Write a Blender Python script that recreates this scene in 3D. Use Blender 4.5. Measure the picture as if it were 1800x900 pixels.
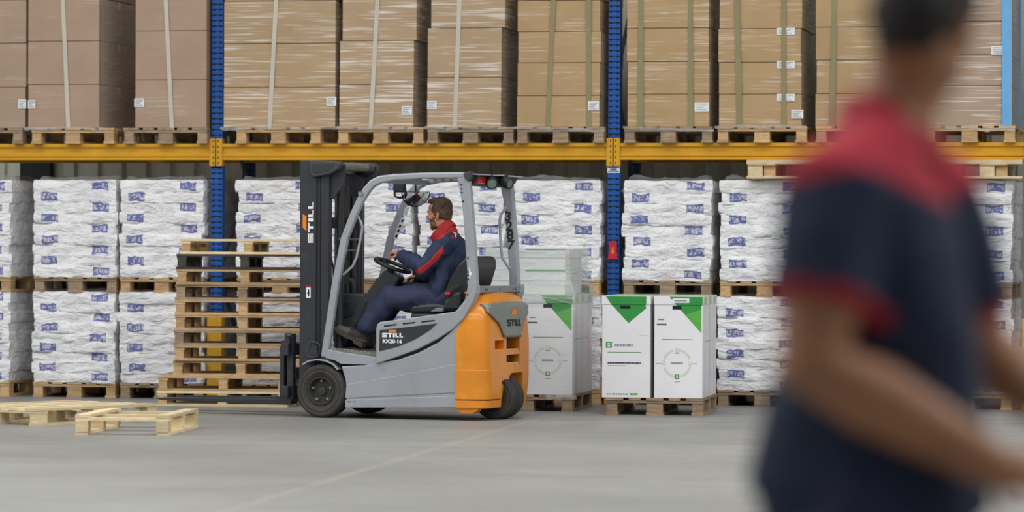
import bpy, bmesh, math, random
from mathutils import Vector, Matrix, Euler, noise
from mathutils.bvhtree import BVHTree

for o in list(bpy.data.objects):
    bpy.data.objects.remove(o, do_unlink=True)
SC = bpy.context.scene
COL = SC.collection
R = math.radians
random.seed(7)

# ------------------------------------------------------------------ camera
CAM = Vector((9.5685, -32.677, 1.3397))
YAW, PITCH, ROLL, FPX = 0.2051, -0.00043, 0.00479, 6500.0
cd = bpy.data.cameras.new('camera')
cam = bpy.data.objects.new('camera', cd)
COL.objects.link(cam)
cam.matrix_world = (Matrix.Translation(CAM) @ Matrix.Rotation(YAW, 4, 'Z')
                    @ Matrix.Rotation(math.pi / 2 + PITCH, 4, 'X') @ Matrix.Rotation(ROLL, 4, 'Z'))
cd.sensor_width = 36.0
cd.lens = FPX / 1800 * 36
cd.clip_end = 300
cd.dof.use_dof = True
cd.dof.focus_distance = 30.4
cd.dof.aperture_fstop = 1.75
SC.camera = cam

# ------------------------------------------------------------------ light and exposure
W = bpy.data.worlds.new('world')
SC.world = W
W.use_nodes = True
bg = W.node_tree.nodes['Background']
bg.inputs[0].default_value = (0.86, 0.93, 1.0, 1)
bg.inputs[1].default_value = 0.24


def area(name, loc, sx, sy, power, col, rot=(0, 0, 0)):
    l = bpy.data.lights.new(name, 'AREA')
    l.shape = 'RECTANGLE'
    l.size, l.size_y, l.energy, l.color = sx, sy, power, col
    o = bpy.data.objects.new(name, l)
    o.location = loc
    o.rotation_euler = rot
    COL.objects.link(o)
    return o


# rooflight strips that run along the hall over the aisle
area('rooflight_aisle', (3.5, -7.5, 9.0), 46, 2.6, 2100, (1.0, 0.985, 0.965))
area('rooflight_middle', (3.5, -15.5, 9.0), 46, 2.6, 2300, (1.0, 0.985, 0.965))
area('rooflight_front', (6.0, -25.0, 9.0), 46, 2.6, 1700, (1.0, 0.985, 0.965))

SC.view_settings.view_transform = 'Standard'
SC.view_settings.look = 'None'
SC.view_settings.gamma = 1.0
SC.view_settings.use_curve_mapping = False
SC.view_settings.exposure = 0.0


# ------------------------------------------------------------------ measuring helpers
def ray(u, v):
    u -= 900.0
    v -= 450.0
    cr, sr = math.cos(ROLL), math.sin(ROLL)
    a, b = u * cr + v * sr, -u * sr + v * cr
    d = Vector((a / FPX, 1, -b / FPX))
    cp, sp = math.cos(PITCH), math.sin(PITCH)
    y, z = d.y * cp - d.z * sp, d.y * sp + d.z * cp
    c, s = math.cos(YAW), math.sin(YAW)
    return Vector((d.x * c - y * s, d.x * s + y * c, z))


def on_y(u, v, y):                      # where the sight line meets the upright plane Y = y
    d = ray(u, v)
    return CAM + d * ((y - CAM.y) / d.y)


class Frame:                            # a turned local frame on the floor
    def __init__(self, x, y, deg):
        self.o, self.a = Vector((x, y, 0)), R(deg)
        self.m = Matrix.Rotation(-self.a, 3, 'Z')

    def at(self, u, v, w):              # local point on the local plane Y = w
        o, d = self.m @ (CAM - self.o), self.m @ ray(u, v)
        return o + d * ((w - o.y) / d.y)


# ------------------------------------------------------------------ materials
def lin(h):
    h = h.lstrip('#')
    r = []
    for i in (0, 2, 4):
        c = int(h[i:i + 2], 16) / 255
        r.append(c / 12.92 if c <= .04045 else ((c + .055) / 1.055) ** 2.4)
    return (*r, 1.0)


class NT:
    def __init__(self, name):
        self.m = bpy.data.materials.new(name)
        self.m.use_nodes = True
        self.t = self.m.node_tree
        self.b = self.t.nodes['Principled BSDF']

    def n(self, kind, **kw):
        x = self.t.nodes.new(kind)
        for k, v in kw.items():
            if k in x.inputs:
                x.inputs[k].default_value = v
            else:
                setattr(x, k, v)
        return x

    def l(self, a, b):
        self.t.links.new(a, b)

    def math(self, op, a, b=None, c=None):
        x = self.t.nodes.new('ShaderNodeMath')
        x.operation = op
        for i, v in enumerate((a, b, c)):
            if v is None:
                continue
            if isinstance(v, (int, float)):
                x.inputs[i].default_value = v
            else:
                self.l(v, x.inputs[i])
        return x.outputs[0]

    def mix(self, f, a, b):
        x = self.t.nodes.new('ShaderNodeMix')
        x.data_type = 'RGBA'
        for s, v in ((x.inputs['Factor'], f), (x.inputs[6], a), (x.inputs[7], b)):
            if isinstance(v, (int, float)):
                s.default_value = v
            elif isinstance(v, tuple):
                s.default_value = v
            else:
                self.l(v, s)
        return x.outputs[2]

    def ramp(self, f, lo, hi):
        x = self.t.nodes.new('ShaderNodeMapRange')
        x.interpolation_type = 'SMOOTHSTEP'
        self.l(f, x.inputs['Value'])
        x.inputs['From Min'].default_value = lo
        x.inputs['From Max'].default_value = hi
        return x.outputs['Result']

    def coord(self, scale=(1, 1, 1), shift=True, rot=(0, 0, 0)):
        tc = self.t.nodes.new('ShaderNodeTexCoord')
        mp = self.t.nodes.new('ShaderNodeMapping')
        mp.inputs['Scale'].default_value = scale
        mp.inputs['Rotation'].default_value = rot
        if shift:
            oi = self.t.nodes.new('ShaderNodeObjectInfo')
            ad = self.t.nodes.new('ShaderNodeVectorMath')
            ad.operation = 'ADD'
            self.l(tc.outputs['Object'], ad.inputs[0])
            self.l(oi.outputs['Location'], ad.inputs[1])
            self.l(ad.outputs[0], mp.inputs['Vector'])
        else:
            self.l(tc.outputs['Object'], mp.inputs['Vector'])
        return mp.outputs[0]

    def noise(self, vec, scale=5, detail=3, rough=.55, dist=0.0):
        x = self.t.nodes.new('ShaderNodeTexNoise')
        x.inputs['Scale'].default_value = scale
        x.inputs['Detail'].default_value = detail
        x.inputs['Roughness'].default_value = rough
        x.inputs['Distortion'].default_value = dist
        self.l(vec, x.inputs['Vector'])
        return x.outputs['Fac']

    def bump(self, h, strength=.3, dist=.01, to='Normal'):
        x = self.t.nodes.new('ShaderNodeBump')
        x.inputs['Strength'].default_value = strength
        x.inputs['Distance'].default_value = dist
        self.l(h, x.inputs['Height'])
        self.l(x.outputs[0], self.b.inputs[to])

    def set(self, **kw):
        for k, v in kw.items():
            self.b.inputs[k.replace('_', ' ')].default_value = v


def shade(c, f):
    return (min(1, c[0] * f), min(1, c[1] * f), min(1, c[2] * f), 1)


def plain(name, hexcol, rough=.5, metal=0.0, var=.12, scale=6.0, bump=0.0, coat=0.0, dirt=None, dirt_amt=.0):
    t = NT(name)
    c = lin(hexcol)
    v = t.coord()
    f = t.noise(v, scale, 4)
    col = t.mix(t.ramp(f, .3, .7), shade(c, 1 - var), shade(c, 1 + var))
    if dirt:
        g = t.noise(v, scale * 2.3, 6, .7)
        col = t.mix(t.math('MULTIPLY', t.ramp(g, .52, .72), dirt_amt), col, lin(dirt))
    t.l(col, t.b.inputs['Base Color'])
    t.set(Roughness=rough, Metallic=metal, Coat_Weight=coat)
    if bump:
        t.bump(t.noise(v, scale * 12, 3), bump, .004)
    return t.m


MAT = {}
M = MAT


def wood(name, a, b, grain=(3, 3, 40)):
    t = NT(name)
    v = t.coord((6, 6, 30))
    f = t.noise(v, 1.6, 5, .6, .6)
    oi = t.t.nodes.new('ShaderNodeObjectInfo')
    c = t.mix(t.ramp(f, .3, .7), lin(a), lin(b))
    k = t.math('ADD', t.math('MULTIPLY', oi.outputs['Random'], .4), .76)
    hs = t.t.nodes.new('ShaderNodeHueSaturation')
    t.l(k, hs.inputs['Value'])
    t.l(c, hs.inputs['Color'])
    t.l(hs.outputs[0], t.b.inputs['Base Color'])
    t.set(Roughness=.75)
    t.bump(f, .25, .004)
    return t.m


M['wood_new'] = wood('new_pine', '#ecdcb8', '#dcc496')
M['wood_mid'] = wood('used_pine', '#d2b286', '#b8956a')
M['wood_old'] = wood('grey_old_pine', '#ae987c', '#8f7a62')
M['wood_dark'] = wood('dark_stained_wood', '#4a443e', '#35302c')


def carton_mat(name, hexcol, film):
    t = NT(name)
    c = lin(hexcol)
    v = t.coord()
    f = t.noise(v, 2.2, 3)
    g = t.noise(t.coord((60, 60, 1.5)), 1.0, 2)
    col = t.mix(t.ramp(f, .25, .75), shade(c, .93), shade(c, 1.06))
    col = t.mix(t.math('MULTIPLY', g, .14), col, shade(c, .8))
    t.set(Roughness=.8)
    if film > 0:
        # tight stretch film over the board: thin creases, long and nearly level, gathered in patches
        def streak(sc, ry, seed, lo, hi):
            n_ = t.noise(t.coord(sc, rot=(R(ry * .6), R(ry), seed)), 1.0, 2, .45)
            return t.ramp(n_, lo, hi)
        h1 = streak((1.8, 1.8, 80), 2, .3, .57, .68)
        h2 = streak((1.5, 1.5, 58), -8, 1.1, .59, .70)
        h3 = streak((1.3, 1.3, 24), -20, 2.0, .60, .76)
        h = t.math('MAXIMUM', t.math('MAXIMUM', h1, h2), t.math('MULTIPLY', h3, .8 * film))
        patch = t.ramp(t.noise(t.coord((1.3, 1.3, 2.6), rot=(0, R(-16), 0)), 1.6, 2), .60 - .27 * film, .72 - .24 * film)
        h = t.math('MULTIPLY', h, patch)
        # bunched film is whiter; the glints on its creases are painted in too
        col = t.mix(t.math('MULTIPLY', h, min(1, .8 * film)), col, lin('#efeae2'))
        t.set(Coat_Weight=.3 + .6 * film, Coat_Roughness=.14)
        t.bump(h, min(1, .5 + .5 * film), .03, 'Coat Normal')
    t.l(col, t.b.inputs['Base Color'])
    return t.m


M['carton_matte'] = carton_mat('brown_carton_board', '#b09680', .25)
M['carton_film'] = carton_mat('brown_carton_in_film', '#b89c78', .85)
M['carton_heavy'] = carton_mat('brown_carton_in_heavy_film', '#b99d7b', 1.0)
M['carton_tan'] = carton_mat('tan_carton_in_film', '#b99a70', .6)
M['carton_pale'] = carton_mat('pale_carton_in_heavy_film', '#b49c86', .9)


def sack_mat(name, side):
    t = NT(name)
    v = t.coord()
    f = t.noise(v, 4.5, 4, .6, .3)
    g = t.noise(t.coord((3, 3, 9), rot=(0, R(8), 0)), 2.2, 3, .6, .8)
    col = t.mix(t.ramp(f, .3, .7), lin('#e6e6ea'), lin('#f6f6f7'))
    if side:
        tc = t.t.nodes.new('ShaderNodeTexCoord')
        sp = t.t.nodes.new('ShaderNodeSeparateXYZ')
        t.l(tc.outputs['Object'], sp.inputs[0])
        x, y, z = sp.outputs
        cx = .25 * side
        wob = t.math('MULTIPLY', t.math('SUBTRACT', t.noise(v, 9, 2), .5), .05)
        ax = t.math('ABSOLUTE', t.math('SUBTRACT', x, cx))
        az = t.math('ABSOLUTE', t.math('ADD', z, wob))
        m = t.math('MULTIPLY', t.math('LESS_THAN', ax, .080), t.math('LESS_THAN', az, .030))
        m = t.math('MULTIPLY', m, t.math('LESS_THAN', y, -.45))
        # a pale line of unreadable lettering runs through the print
        ln = t.math('LESS_THAN', t.math('ABSOLUTE', t.math('ADD', az, -.006)), .012)
        lt = t.math('GREATER_THAN', t.noise(t.coord((55, 4, 30)), 1.0, 1), .5)
        m = t.math('MULTIPLY', m, t.math('SUBTRACT', 1.0, t.math('MULTIPLY', t.math('MULTIPLY', ln, lt), .55)))
        col = t.mix(t.math('MULTIPLY', m, .9), col, lin('#4a55a0'))
    t.l(col, t.b.inputs['Base Color'])
    t.set(Roughness=.45, Coat_Weight=.3, Coat_Roughness=.22, Specular_IOR_Level=.4)
    t.b.inputs['Subsurface Weight'].default_value = 0.0
    t.bump(t.math('ADD', f, g), .8, .04)
    return t.m


M['sack_l'] = sack_mat('white_sack_print_one_side', -1)
M['sack_r'] = sack_mat('white_sack_print_other_side', 1)
M['sack_n'] = sack_mat('white_sack_plain', 0)


def film_mat(name, tint, clear, bump=.6):
    t = NT(name)
    v = t.coord((1.5, 1.5, 14), rot=(R(14), R(22), 0))
    f = t.noise(v, 1.6, 4, .6, 1.2)
    t.b.inputs['Base Color'].default_value = lin(tint)
    t.set(Roughness=.16, Specular_IOR_Level=.7)
    t.bump(f, bump, .03)
    tr = t.n('ShaderNodeBsdfTransparent')
    mx = t.n('ShaderNodeMixShader')
    k = t.math('ADD', t.math('MULTIPLY', t.ramp(f, .45, .75), .4 * (1 - clear) + .12), (1 - clear) * .6)
    t.l(k, mx.inputs[0])
    t.l(tr.outputs[0], mx.inputs[1])
    t.l(t.b.outputs[0], mx.inputs[2])
    t.l(mx.outputs[0], t.t.nodes['Material Output'].inputs[0])
    return t.m


M['film'] = film_mat('clear_stretch_film', '#dfe2e2', .72)
M['film_green'] = film_mat('greenish_stretch_film', '#dfe9e3', .58, .8)

M['film_thin'] = film_mat('thin_stretch_film', '#e3e6e4', .9, .5)

M['yellow'] = plain('yellow_painted_steel', '#d9a21c', .4, 0, .06, 3, 0, .2, '#a87c20', .25)
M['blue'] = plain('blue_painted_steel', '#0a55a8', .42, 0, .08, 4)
M['blue_shaded'] = plain('shaded_blue_painted_steel', '#123a78', .5, 0, .1, 4)  # rear uprights: the blue steel again, with shade put into its colour
M['galv'] = plain('galvanised_steel', '#7d8184', .4, .7, .1, 8)
M['hole'] = plain('dark_hole', '#0b1220', .8)
M['hole_brown'] = plain('brown_slot', '#7a4a22', .8)
M['red_plastic'] = plain('red_plastic', '#c4202c', .4)
M['label'] = plain('white_paper', '#eceef0', .6, 0, .03)
M['black_print'] = plain('black_print', '#26272b', .6)
M['grey_print'] = plain('grey_print', '#8d939a', .6)
M['blue_print'] = plain('blue_print', '#2b57a5', .6)
M['green_print'] = plain('green_print', '#2f9440', .5, 0, .05)
M['green_light'] = plain('light_green_print', '#5db24a', .5, 0, .05)
M['faint_green'] = plain('faint_green_print', '#cfdccb', .6, 0, .04)
M['green_pale'] = plain('pale_green_board', '#b9cf9e', .6, 0, .05)
M['strap_white'] = plain('white_strapping', '#cbc4b6', .35, 0, .04)
M['strap_green'] = plain('olive_green_strapping', '#918964', .35, 0, .05)
M['strap_blue'] = plain('light_blue_edge_board', '#6fb0e4', .45, 0, .05)
M['white_board'] = plain('white_board', '#eeeef2', .5, 0, .03, 3, .02, .1)
M['f_grey'] = plain('forklift_light_grey_paint', '#a2a6ac', .36, .15, .05, 3, .02, .25, '#7e8084', .3)
M['f_greyd'] = plain('forklift_mid_grey_paint', '#85898f', .4, .1, .05, 3, .02, .15)
M['f_orange'] = plain('forklift_orange_paint', '#e08a1a', .38, 0, .06, 2.5, .02, .3, '#eab868', .30)
M['f_black'] = plain('forklift_black_steel', '#33353a', .42, .1, .12, 5, .03, .1, '#4a4a4c', .3)
M['f_dark'] = plain('dark_grey_plastic', '#3c3e42', .55, 0, .12, 6, .08)
M['f_deep'] = plain('near_black_plastic', '#26272b', .5, 0, .1, 6)
M['plate'] = plain('grey_badge_plate', '#8b8d88', .4, .3, .06, 5)
M['steel'] = plain('bright_steel', '#b8babc', .3, .9, .05)
M['rubber'] = plain('black_tyre_rubber', '#333231', .75, 0, .15, 8, .1, 0, '#5a554d', .35)
M['rubber_rim'] = plain('dusty_tyre_edge', '#4d4740', .8, 0, .15, 8)
M['hub'] = plain('dark_wheel_hub', '#3d3c3b', .5, .3, .1, 6)
M['floorplate'] = plain('dirty_step_plate', '#75716a', .75, .1, .2, 14, .3)
M['seat'] = plain('black_vinyl', '#26272b', .4, 0, .1, 10, .06)
M['mirror'] = plain('mirror_glass', '#dfe3e4', .04, 1.0, 0)
M['lens'] = plain('lamp_lens', '#74897c', .08, .3, .05, 4, 0, .8)
M['orange_logo'] = plain('orange_logo', '#e8861a', .45, 0, .02)
M['white_logo'] = plain('white_logo', '#f1f1f1', .45, 0, .02)
M['red_lamp'] = plain('red_tail_lamp', '#c81e22', .15, 0, .05, 4, 0, .8)
M['skin'] = plain('skin', '#c68a6d', .5, 0, .07, 14, .05)
M['skin_hand'] = M['skin']
M['skin_man'] = plain('tanned_skin', '#a8734f', .48, 0, .08, 10, .04)
M['beard'] = plain('brown_stubble', '#7a563f', .75, 0, .15, 40, .2)
M['hair'] = plain('brown_hair', '#59422f', .55, 0, .3, 30, .5)
M['hair_dark'] = plain('dark_brown_hair', '#231d1a', .6, 0, .3, 30, .4)
M['navy'] = plain('navy_cloth', '#263350', .8, 0, .12, 9, .15)
M['navy_trouser'] = plain('navy_trouser_cloth', '#2d3350', .85, 0, .14, 9, .2)
M['navy_polo'] = plain('navy_polo_cloth', '#1c2740', .85, 0, .1, 6, .08)
M['red_cloth'] = plain('red_cloth', '#b82a2c', .8, 0, .1, 8, .12)
M['red_polo'] = plain('red_polo_cloth', '#b01a30', .8, 0, .08, 6, .08)
M['boot'] = plain('grey_suede_boot', '#5c5650', .85, 0, .15, 12, .2)
M['boot_dark'] = plain('dark_boot_leather', '#33322f', .7, 0, .15, 12, .2)
M['sole'] = plain('boot_sole', '#4b463f', .85)
M['eye'] = plain('eye', '#e9e4df', .2)


# ------------------------------------------------------------------ mesh building
class MB:
    def __init__(self):
        self.v, self.f, self.mi = [], [], []

    def add(self, vs, fs, mi=0):
        n = len(self.v)
        self.v += [tuple(x) for x in vs]
        self.f += [tuple(i + n for i in q) for q in fs]
        self.mi += [mi] * len(fs)
        return self

    def box(self, x0, x1, y0, y1, z0, z1, mi=0):
        vs = [(x, y, z) for z in (z0, z1) for y in (y0, y1) for x in (x0, x1)]
        return self.add(vs, [(0, 2, 3, 1), (4, 5, 7, 6), (0, 1, 5, 4), (2, 6, 7, 3), (0, 4, 6, 2), (1, 3, 7, 5)], mi)

    def prism(self, pts, y0, y1, mi=0):          # polygon in X, Z pushed along Y
        n = len(pts)
        a = sum(pts[i][0] * pts[(i + 1) % n][1] - pts[(i + 1) % n][0] * pts[i][1] for i in range(n))
        if a < 0:
            pts = pts[::-1]
        vs = [(x, y0, z) for x, z in pts] + [(x, y1, z) for x, z in pts]
        fs = [tuple(range(n)), tuple(range(2 * n - 1, n - 1, -1))]
        fs += [(i + n, (i + 1) % n + n, (i + 1) % n, i) for i in range(n)]
        return self.add(vs, fs, mi)

    def tube(self, path, rad, seg=10, mi=0, ell=None, up=None, cap=True):
        """round or elliptic tube; rad one number or one per point; ell = (across, along-up) factors"""
        P = [Vector(p) for p in path]
        n = len(P)
        rr = rad if isinstance(rad, (list, tuple)) else [rad] * n
        up0 = Vector(up) if up else None
        vs, prev = [], None
        for i, p in enumerate(P):
            t = (P[min(i + 1, n - 1)] - P[max(i - 1, 0)]).normalized()
            if up0:
                b = (up0 - t * up0.dot(t)).normalized()
            elif prev is None:
                k = Vector((0, 0, 1)) if abs(t.z) < .9 else Vector((1, 0, 0))
                b = (k - t * k.dot(t)).normalized()
            else:
                b = (prev - t * prev.dot(t)).normalized()
            prev = b
            a = t.cross(b)
            r = rr[i]
            ra, rb = r if isinstance(r, tuple) else ((r * ell[0], r * ell[1]) if ell else (r, r))
            for k in range(seg):
                q = 2 * math.pi * k / seg
                vs.append(p + a * (ra * math.cos(q)) + b * (rb * math.sin(q)))
        fs = [(i * seg + k, i * seg + (k + 1) % seg, (i + 1) * seg + (k + 1) % seg, (i + 1) * seg + k)
              for i in range(n - 1) for k in range(seg)]
        if cap:
            fs += [tuple(range(seg - 1, -1, -1)), tuple((n - 1) * seg + k for k in range(seg))]
        return self.add(vs, fs, mi)

    def bar(self, path, w, h, side=(0, 1, 0), mi=0):     # rectangular section; w along side, h across
        P = [Vector(p) for p in path]
        s = Vector(side).normalized()
        n = len(P)
        vs = []
        for i, p in enumerate(P):
            a = (P[i] - P[i - 1]).normalized() if i else (P[1] - P[0]).normalized()
            b = (P[i + 1] - P[i]).normalized() if i < n - 1 else a
            t = (a + b).normalized()
            u = t.cross(s).normalized()
            k = 1 / max(.5, t.dot(a))
            hh = h[i] if isinstance(h, (list, tuple)) else h
            for sx, su in ((-1, -1), (1, -1), (1, 1), (-1, 1)):
                vs.append(p + s * (sx * w / 2) + u * (su * hh / 2 * k))
        fs = [(4 * i + k, 4 * i + (k + 1) % 4, 4 * i + 4 + (k + 1) % 4, 4 * i + 4 + k) for i in range(n - 1) for k in range(4)]
        fs += [(3, 2, 1, 0), tuple(4 * n - 4 + k for k in range(4))]
        return self.add(vs, fs, mi)

    def lathe(self, prof, seg=32, mi=0, c=(0, 0, 0)):      # (radius, y) turned round the Y axis
        n = len(prof)
        vs = [(c[0] + r * math.cos(2 * math.pi * k / seg), c[1] + y, c[2] + r * math.sin(2 * math.pi * k / seg))
              for r, y in prof for k in range(seg)]
        fs = [(i * seg + k, i * seg + (k + 1) % seg, (i + 1) * seg + (k + 1) % seg, (i + 1) * seg + k)
              for i in range(n - 1) for k in range(seg)]
        return self.add(vs, fs, mi)

    def ball(self, c, r, seg=14, rings=9, mi=0, rot=None):
        c = Vector(c)
        r = Vector(r) if not isinstance(r, (int, float)) else Vector((r, r, r))
        vs = []
        for i in range(1, rings):
            a = math.pi * i / rings
            for k in range(seg):
                q = 2 * math.pi * k / seg
                p = Vector((r.x * math.sin(a) * math.cos(q), r.y * math.sin(a) * math.sin(q), r.z * math.cos(a)))
                vs.append(c + (rot @ p if rot else p))
        t, b = Vector((0, 0, r.z)), Vector((0, 0, -r.z))
        vs += [c + (rot @ t if rot else t), c + (rot @ b if rot else b)]
        nt = len(vs) - 2
        fs = [(i * seg + k, (i + 1) * seg + k, (i + 1) * seg + (k + 1) % seg, i * seg + (k + 1) % seg)
              for i in range(rings - 2) for k in range(seg)]
        fs += [(nt, k, (k + 1) % seg) for k in range(seg)]
        fs += [(nt + 1, (rings - 2) * seg + (k + 1) % seg, (rings - 2) * seg + k) for k in range(seg)]
        return self.add(vs, fs, mi)

    def limb(self, pts, rad, seg=14, up=None):             # tube with round ends, for fusing into bodies
        self.tube(pts, rad, seg, up=up)
        for p, r in ((pts[0], rad[0]), (pts[-1], rad[-1])):
            m = min(r) if isinstance(r, tuple) else r
            self.ball(p, m, seg, 8)
        return self

    def move(self, m):
        self.v = [tuple(m @ Vector(x)) for x in self.v]
        return self

    def mesh(self, name, mats=(), smooth=None):
        me = bpy.data.meshes.new(name)
        me.from_pydata(self.v, [], self.f)
        for m in (mats if isinstance(mats, (list, tuple)) else [mats]):
            me.materials.append(M[m] if isinstance(m, str) else m)
        me.polygons.foreach_set('material_index', self.mi)
        bm = bmesh.new()
        bm.from_mesh(me)
        bmesh.ops.recalc_face_normals(bm, faces=bm.faces)
        bm.to_mesh(me)
        bm.free()
        if smooth is not None:
            me.polygons.foreach_set('use_smooth', [True] * len(me.polygons))
            me.set_sharp_from_angle(angle=R(smooth))
        me.update()
        return me

    def obj(self, name, mats, parent=None, smooth=None, bevel=0.0, loc=None, rz=None):
        return link(name, self.mesh(name, mats, smooth), parent, bevel, loc, rz)


def link(name, me, parent=None, bevel=0.0, loc=None, rz=None):
    o = bpy.data.objects.new(name, me)
    COL.objects.link(o)
    if parent:
        o.parent = parent
    if loc is not None:
        o.location = loc
    if rz is not None:
        o.rotation_euler = (0, 0, rz)
    if bevel:
        b = o.modifiers.new('edge', 'BEVEL')
        b.width, b.segments, b.limit_method, b.angle_limit = bevel, 2, 'ANGLE', R(40)
        b.harden_normals = False
    return o


def tag(o, label=None, cat=None, group=None, kind=None):
    for k, v in (('label', label), ('category', cat), ('group', group), ('kind', kind)):
        if v:
            o[k] = v
    return o


def thing(name, label, cat, loc=(0, 0, 0), rz=0, group=None):
    o = bpy.data.objects.new(name, None)
    o.empty_display_size = .1
    COL.objects.link(o)
    o.location, o.rotation_euler = loc, (0, 0, rz)
    return tag(o, label, cat, group)


KIDS = {}


def copy_tree(o, loc, rz=None, label=None, group=None):
    def cp(x, par):
        c = x.copy()
        COL.objects.link(c)
        if par:
            c.parent = par
        for k in list(x.children):
            cp(k, c)
        return c
    c = cp(o, None)
    c.location = loc
    if rz is not None:
        c.rotation_euler = (0, 0, rz)
    if label:
        c['label'] = label
    if group:
        c['group'] = group
    return c


def fuse(mb, voxel, smooth=2, fac=.5):
    """one continuous skin over all the overlapping shapes of a builder"""
    me = mb.mesh('fuse')
    o = bpy.data.objects.new('fuse', me)
    COL.objects.link(o)
    r = o.modifiers.new('r', 'REMESH')
    r.mode, r.voxel_size = 'VOXEL', voxel
    if smooth:
        s = o.modifiers.new('s', 'SMOOTH')
        s.factor, s.iterations = fac, smooth
    dg = bpy.context.evaluated_depsgraph_get()
    out = bpy.data.meshes.new_from_object(o.evaluated_get(dg))
    bpy.data.objects.remove(o)
    bpy.data.meshes.remove(me)
    out.materials.clear()
    out.polygons.foreach_set('use_smooth', [True] * len(out.polygons))
    return out


def carve(me, cutters):
    """cut boxes (meshes) out of a solid"""
    o = bpy.data.objects.new('solid', me)
    COL.objects.link(o)
    cs = []
    for c in cutters:
        k = bpy.data.objects.new('cut', c)
        COL.objects.link(k)
        b = o.modifiers.new('b', 'BOOLEAN')
        b.operation, b.object, b.solver = 'DIFFERENCE', k, 'EXACT'
        cs.append(k)
    dg = bpy.context.evaluated_depsgraph_get()
    out = bpy.data.meshes.new_from_object(o.evaluated_get(dg))
    for k in cs + [o]:
        bpy.data.objects.remove(k)
    return out


def inside(p, poly):
    x, y = p
    r = False
    for i in range(len(poly)):
        (x1, y1), (x2, y2) = poly[i - 1], poly[i]
        if (y1 > y) != (y2 > y) and x < (x2 - x1) * (y - y1) / (y2 - y1) + x1:
            r = not r
    return r


def lettering(name, s, size, mat, parent, m, depth=.001, sx=1.0, bold=0.0, spacing=1.0):
    c = bpy.data.curves.new(name, 'FONT')
    c.body, c.size, c.extrude, c.offset = s, size, depth, bold
    c.align_x, c.align_y = 'CENTER', 'CENTER'
    c.space_character = spacing
    c.resolution_u = 3
    t = bpy.data.objects.new(name, c)
    COL.objects.link(t)
    me = bpy.data.meshes.new_from_object(t.evaluated_get(bpy.context.evaluated_depsgraph_get()))
    bpy.data.objects.remove(t)
    bpy.data.curves.remove(c)
    me.materials.clear()
    me.materials.append(M[mat])
    o = bpy.data.objects.new(name, me)
    COL.objects.link(o)
    o.parent = parent
    o.matrix_local = m @ Matrix.Diagonal((sx, 1, 1, 1))
    return o


def face_m(p, xd, yd):          # matrix that lays local X along xd, Y along yd at p
    x = Vector(xd).normalized()
    y = Vector(yd)
    y = (y - x * y.dot(x)).normalized()
    z = x.cross(y)
    m = Matrix((x, y, z)).transposed().to_4x4()
    m.translation = Vector(p)
    return m


def wordmark(parent, m, w, h, mat, name='wordmark'):
    """block letters S T I L L, w wide and h high, lying in local X, Y"""
    mb = MB()
    g, t = w * .03, h * .26
    cw = [.25, .25, .09, .18, .18]
    tot = sum(cw)
    x = -w / 2
    for ch, k in zip('STILL', cw):
        cwid = (w - 4 * g) * k / tot
        st = min(cwid, t * 1.5)
        a, b = x, x + cwid

        def q(x0, x1, y0, y1):
            mb.box(x0, x1, y0 * h - h / 2, y1 * h - h / 2, 0, .0015)
        if ch == 'S':
            q(a, b, .78, 1); q(a, b, .39, .61); q(a, b, 0, .22); q(a, a + st * .8, .5, .9); q(b - st * .8, b, .1, .5)
        elif ch == 'T':
            q(a, b, .76, 1); q((a + b) / 2 - st / 2, (a + b) / 2 + st / 2, 0, .8)
        elif ch == 'I':
            q(a, b, 0, 1)
        else:
            q(a, a + st, 0, 1); q(a, b, 0, .24)
        x = b + g
    mb.move(m)
    return mb.obj(name, [mat], parent)


def slant(parent, m, w, h, name='orange_slant'):
    mb = MB()
    k = h * .45
    mb.prism([(-w / 2, -h / 2), (w / 2 - k, -h / 2), (w / 2, h / 2), (-w / 2 + k, h / 2)], -.0015, 0)
    mb.move(m @ Matrix.Rotation(-math.pi / 2, 4, 'X'))
    return mb.obj(name, ['orange_logo'], parent)


# ================================================================== the hall
def floor_material():
    t = NT('worn_concrete')
    v = t.coord(shift=False)
    a = t.noise(v, .35, 4, .55)
    b = t.noise(v, 2.6, 6, .65)
    c = t.noise(t.coord((.5, 3.5, 1), shift=False, rot=(0, 0, R(8))), .8, 4, .6, .8)
    col = t.mix(t.ramp(a, .3, .7), lin('#82827f'), lin('#969692'))
    col = t.mix(t.math('MULTIPLY', t.ramp(b, .45, .75), .3), col, lin('#73726e'))
    col = t.mix(t.math('MULTIPLY', t.ramp(c, .56, .7), .35), col, lin('#6b6863'))
    # one pale worn line crosses the aisle
    sp = t.t.nodes.new('ShaderNodeSeparateXYZ')
    t.l(v, sp.inputs[0])
    d = t.math('ABSOLUTE', t.math('SUBTRACT', t.math('ADD', t.math('MULTIPLY', sp.outputs[0], .9987),
                                  t.math('MULTIPLY', sp.outputs[1], .0519)), 3.462))
    ln = t.math('MULTIPLY', t.math('LESS_THAN', d, .03), t.ramp(b, .3, .55))
    col = t.mix(t.math('MULTIPLY', ln, .3), col, lin('#b3ab90'))
    t.l(col, t.b.inputs['Base Color'])
    r = t.math('ADD', t.math('MULTIPLY', b, .25), .36)
    t.l(r, t.b.inputs['Roughness'])
    t.bump(t.noise(v, 30, 4), .06, .004)
    return t.m


M['concrete'] = floor_material()
M['wall'] = plain('olive_grey_sheet_wall', '#b9b5a6', .6, .1, .08, 2)
M['wall_pale'] = plain('pale_olive_sheet_wall', '#d8d9c6', .6, .1, .06, 2)
M['strip_black'] = plain('black_strip', '#1c1d20', .6, .2, .1, 3)

fl = MB().box(-40, 50, -48, 3.0, -.2, 0).obj('floor', ['concrete'])
tag(fl, 'grey worn concrete warehouse floor', kind='structure')


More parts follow.
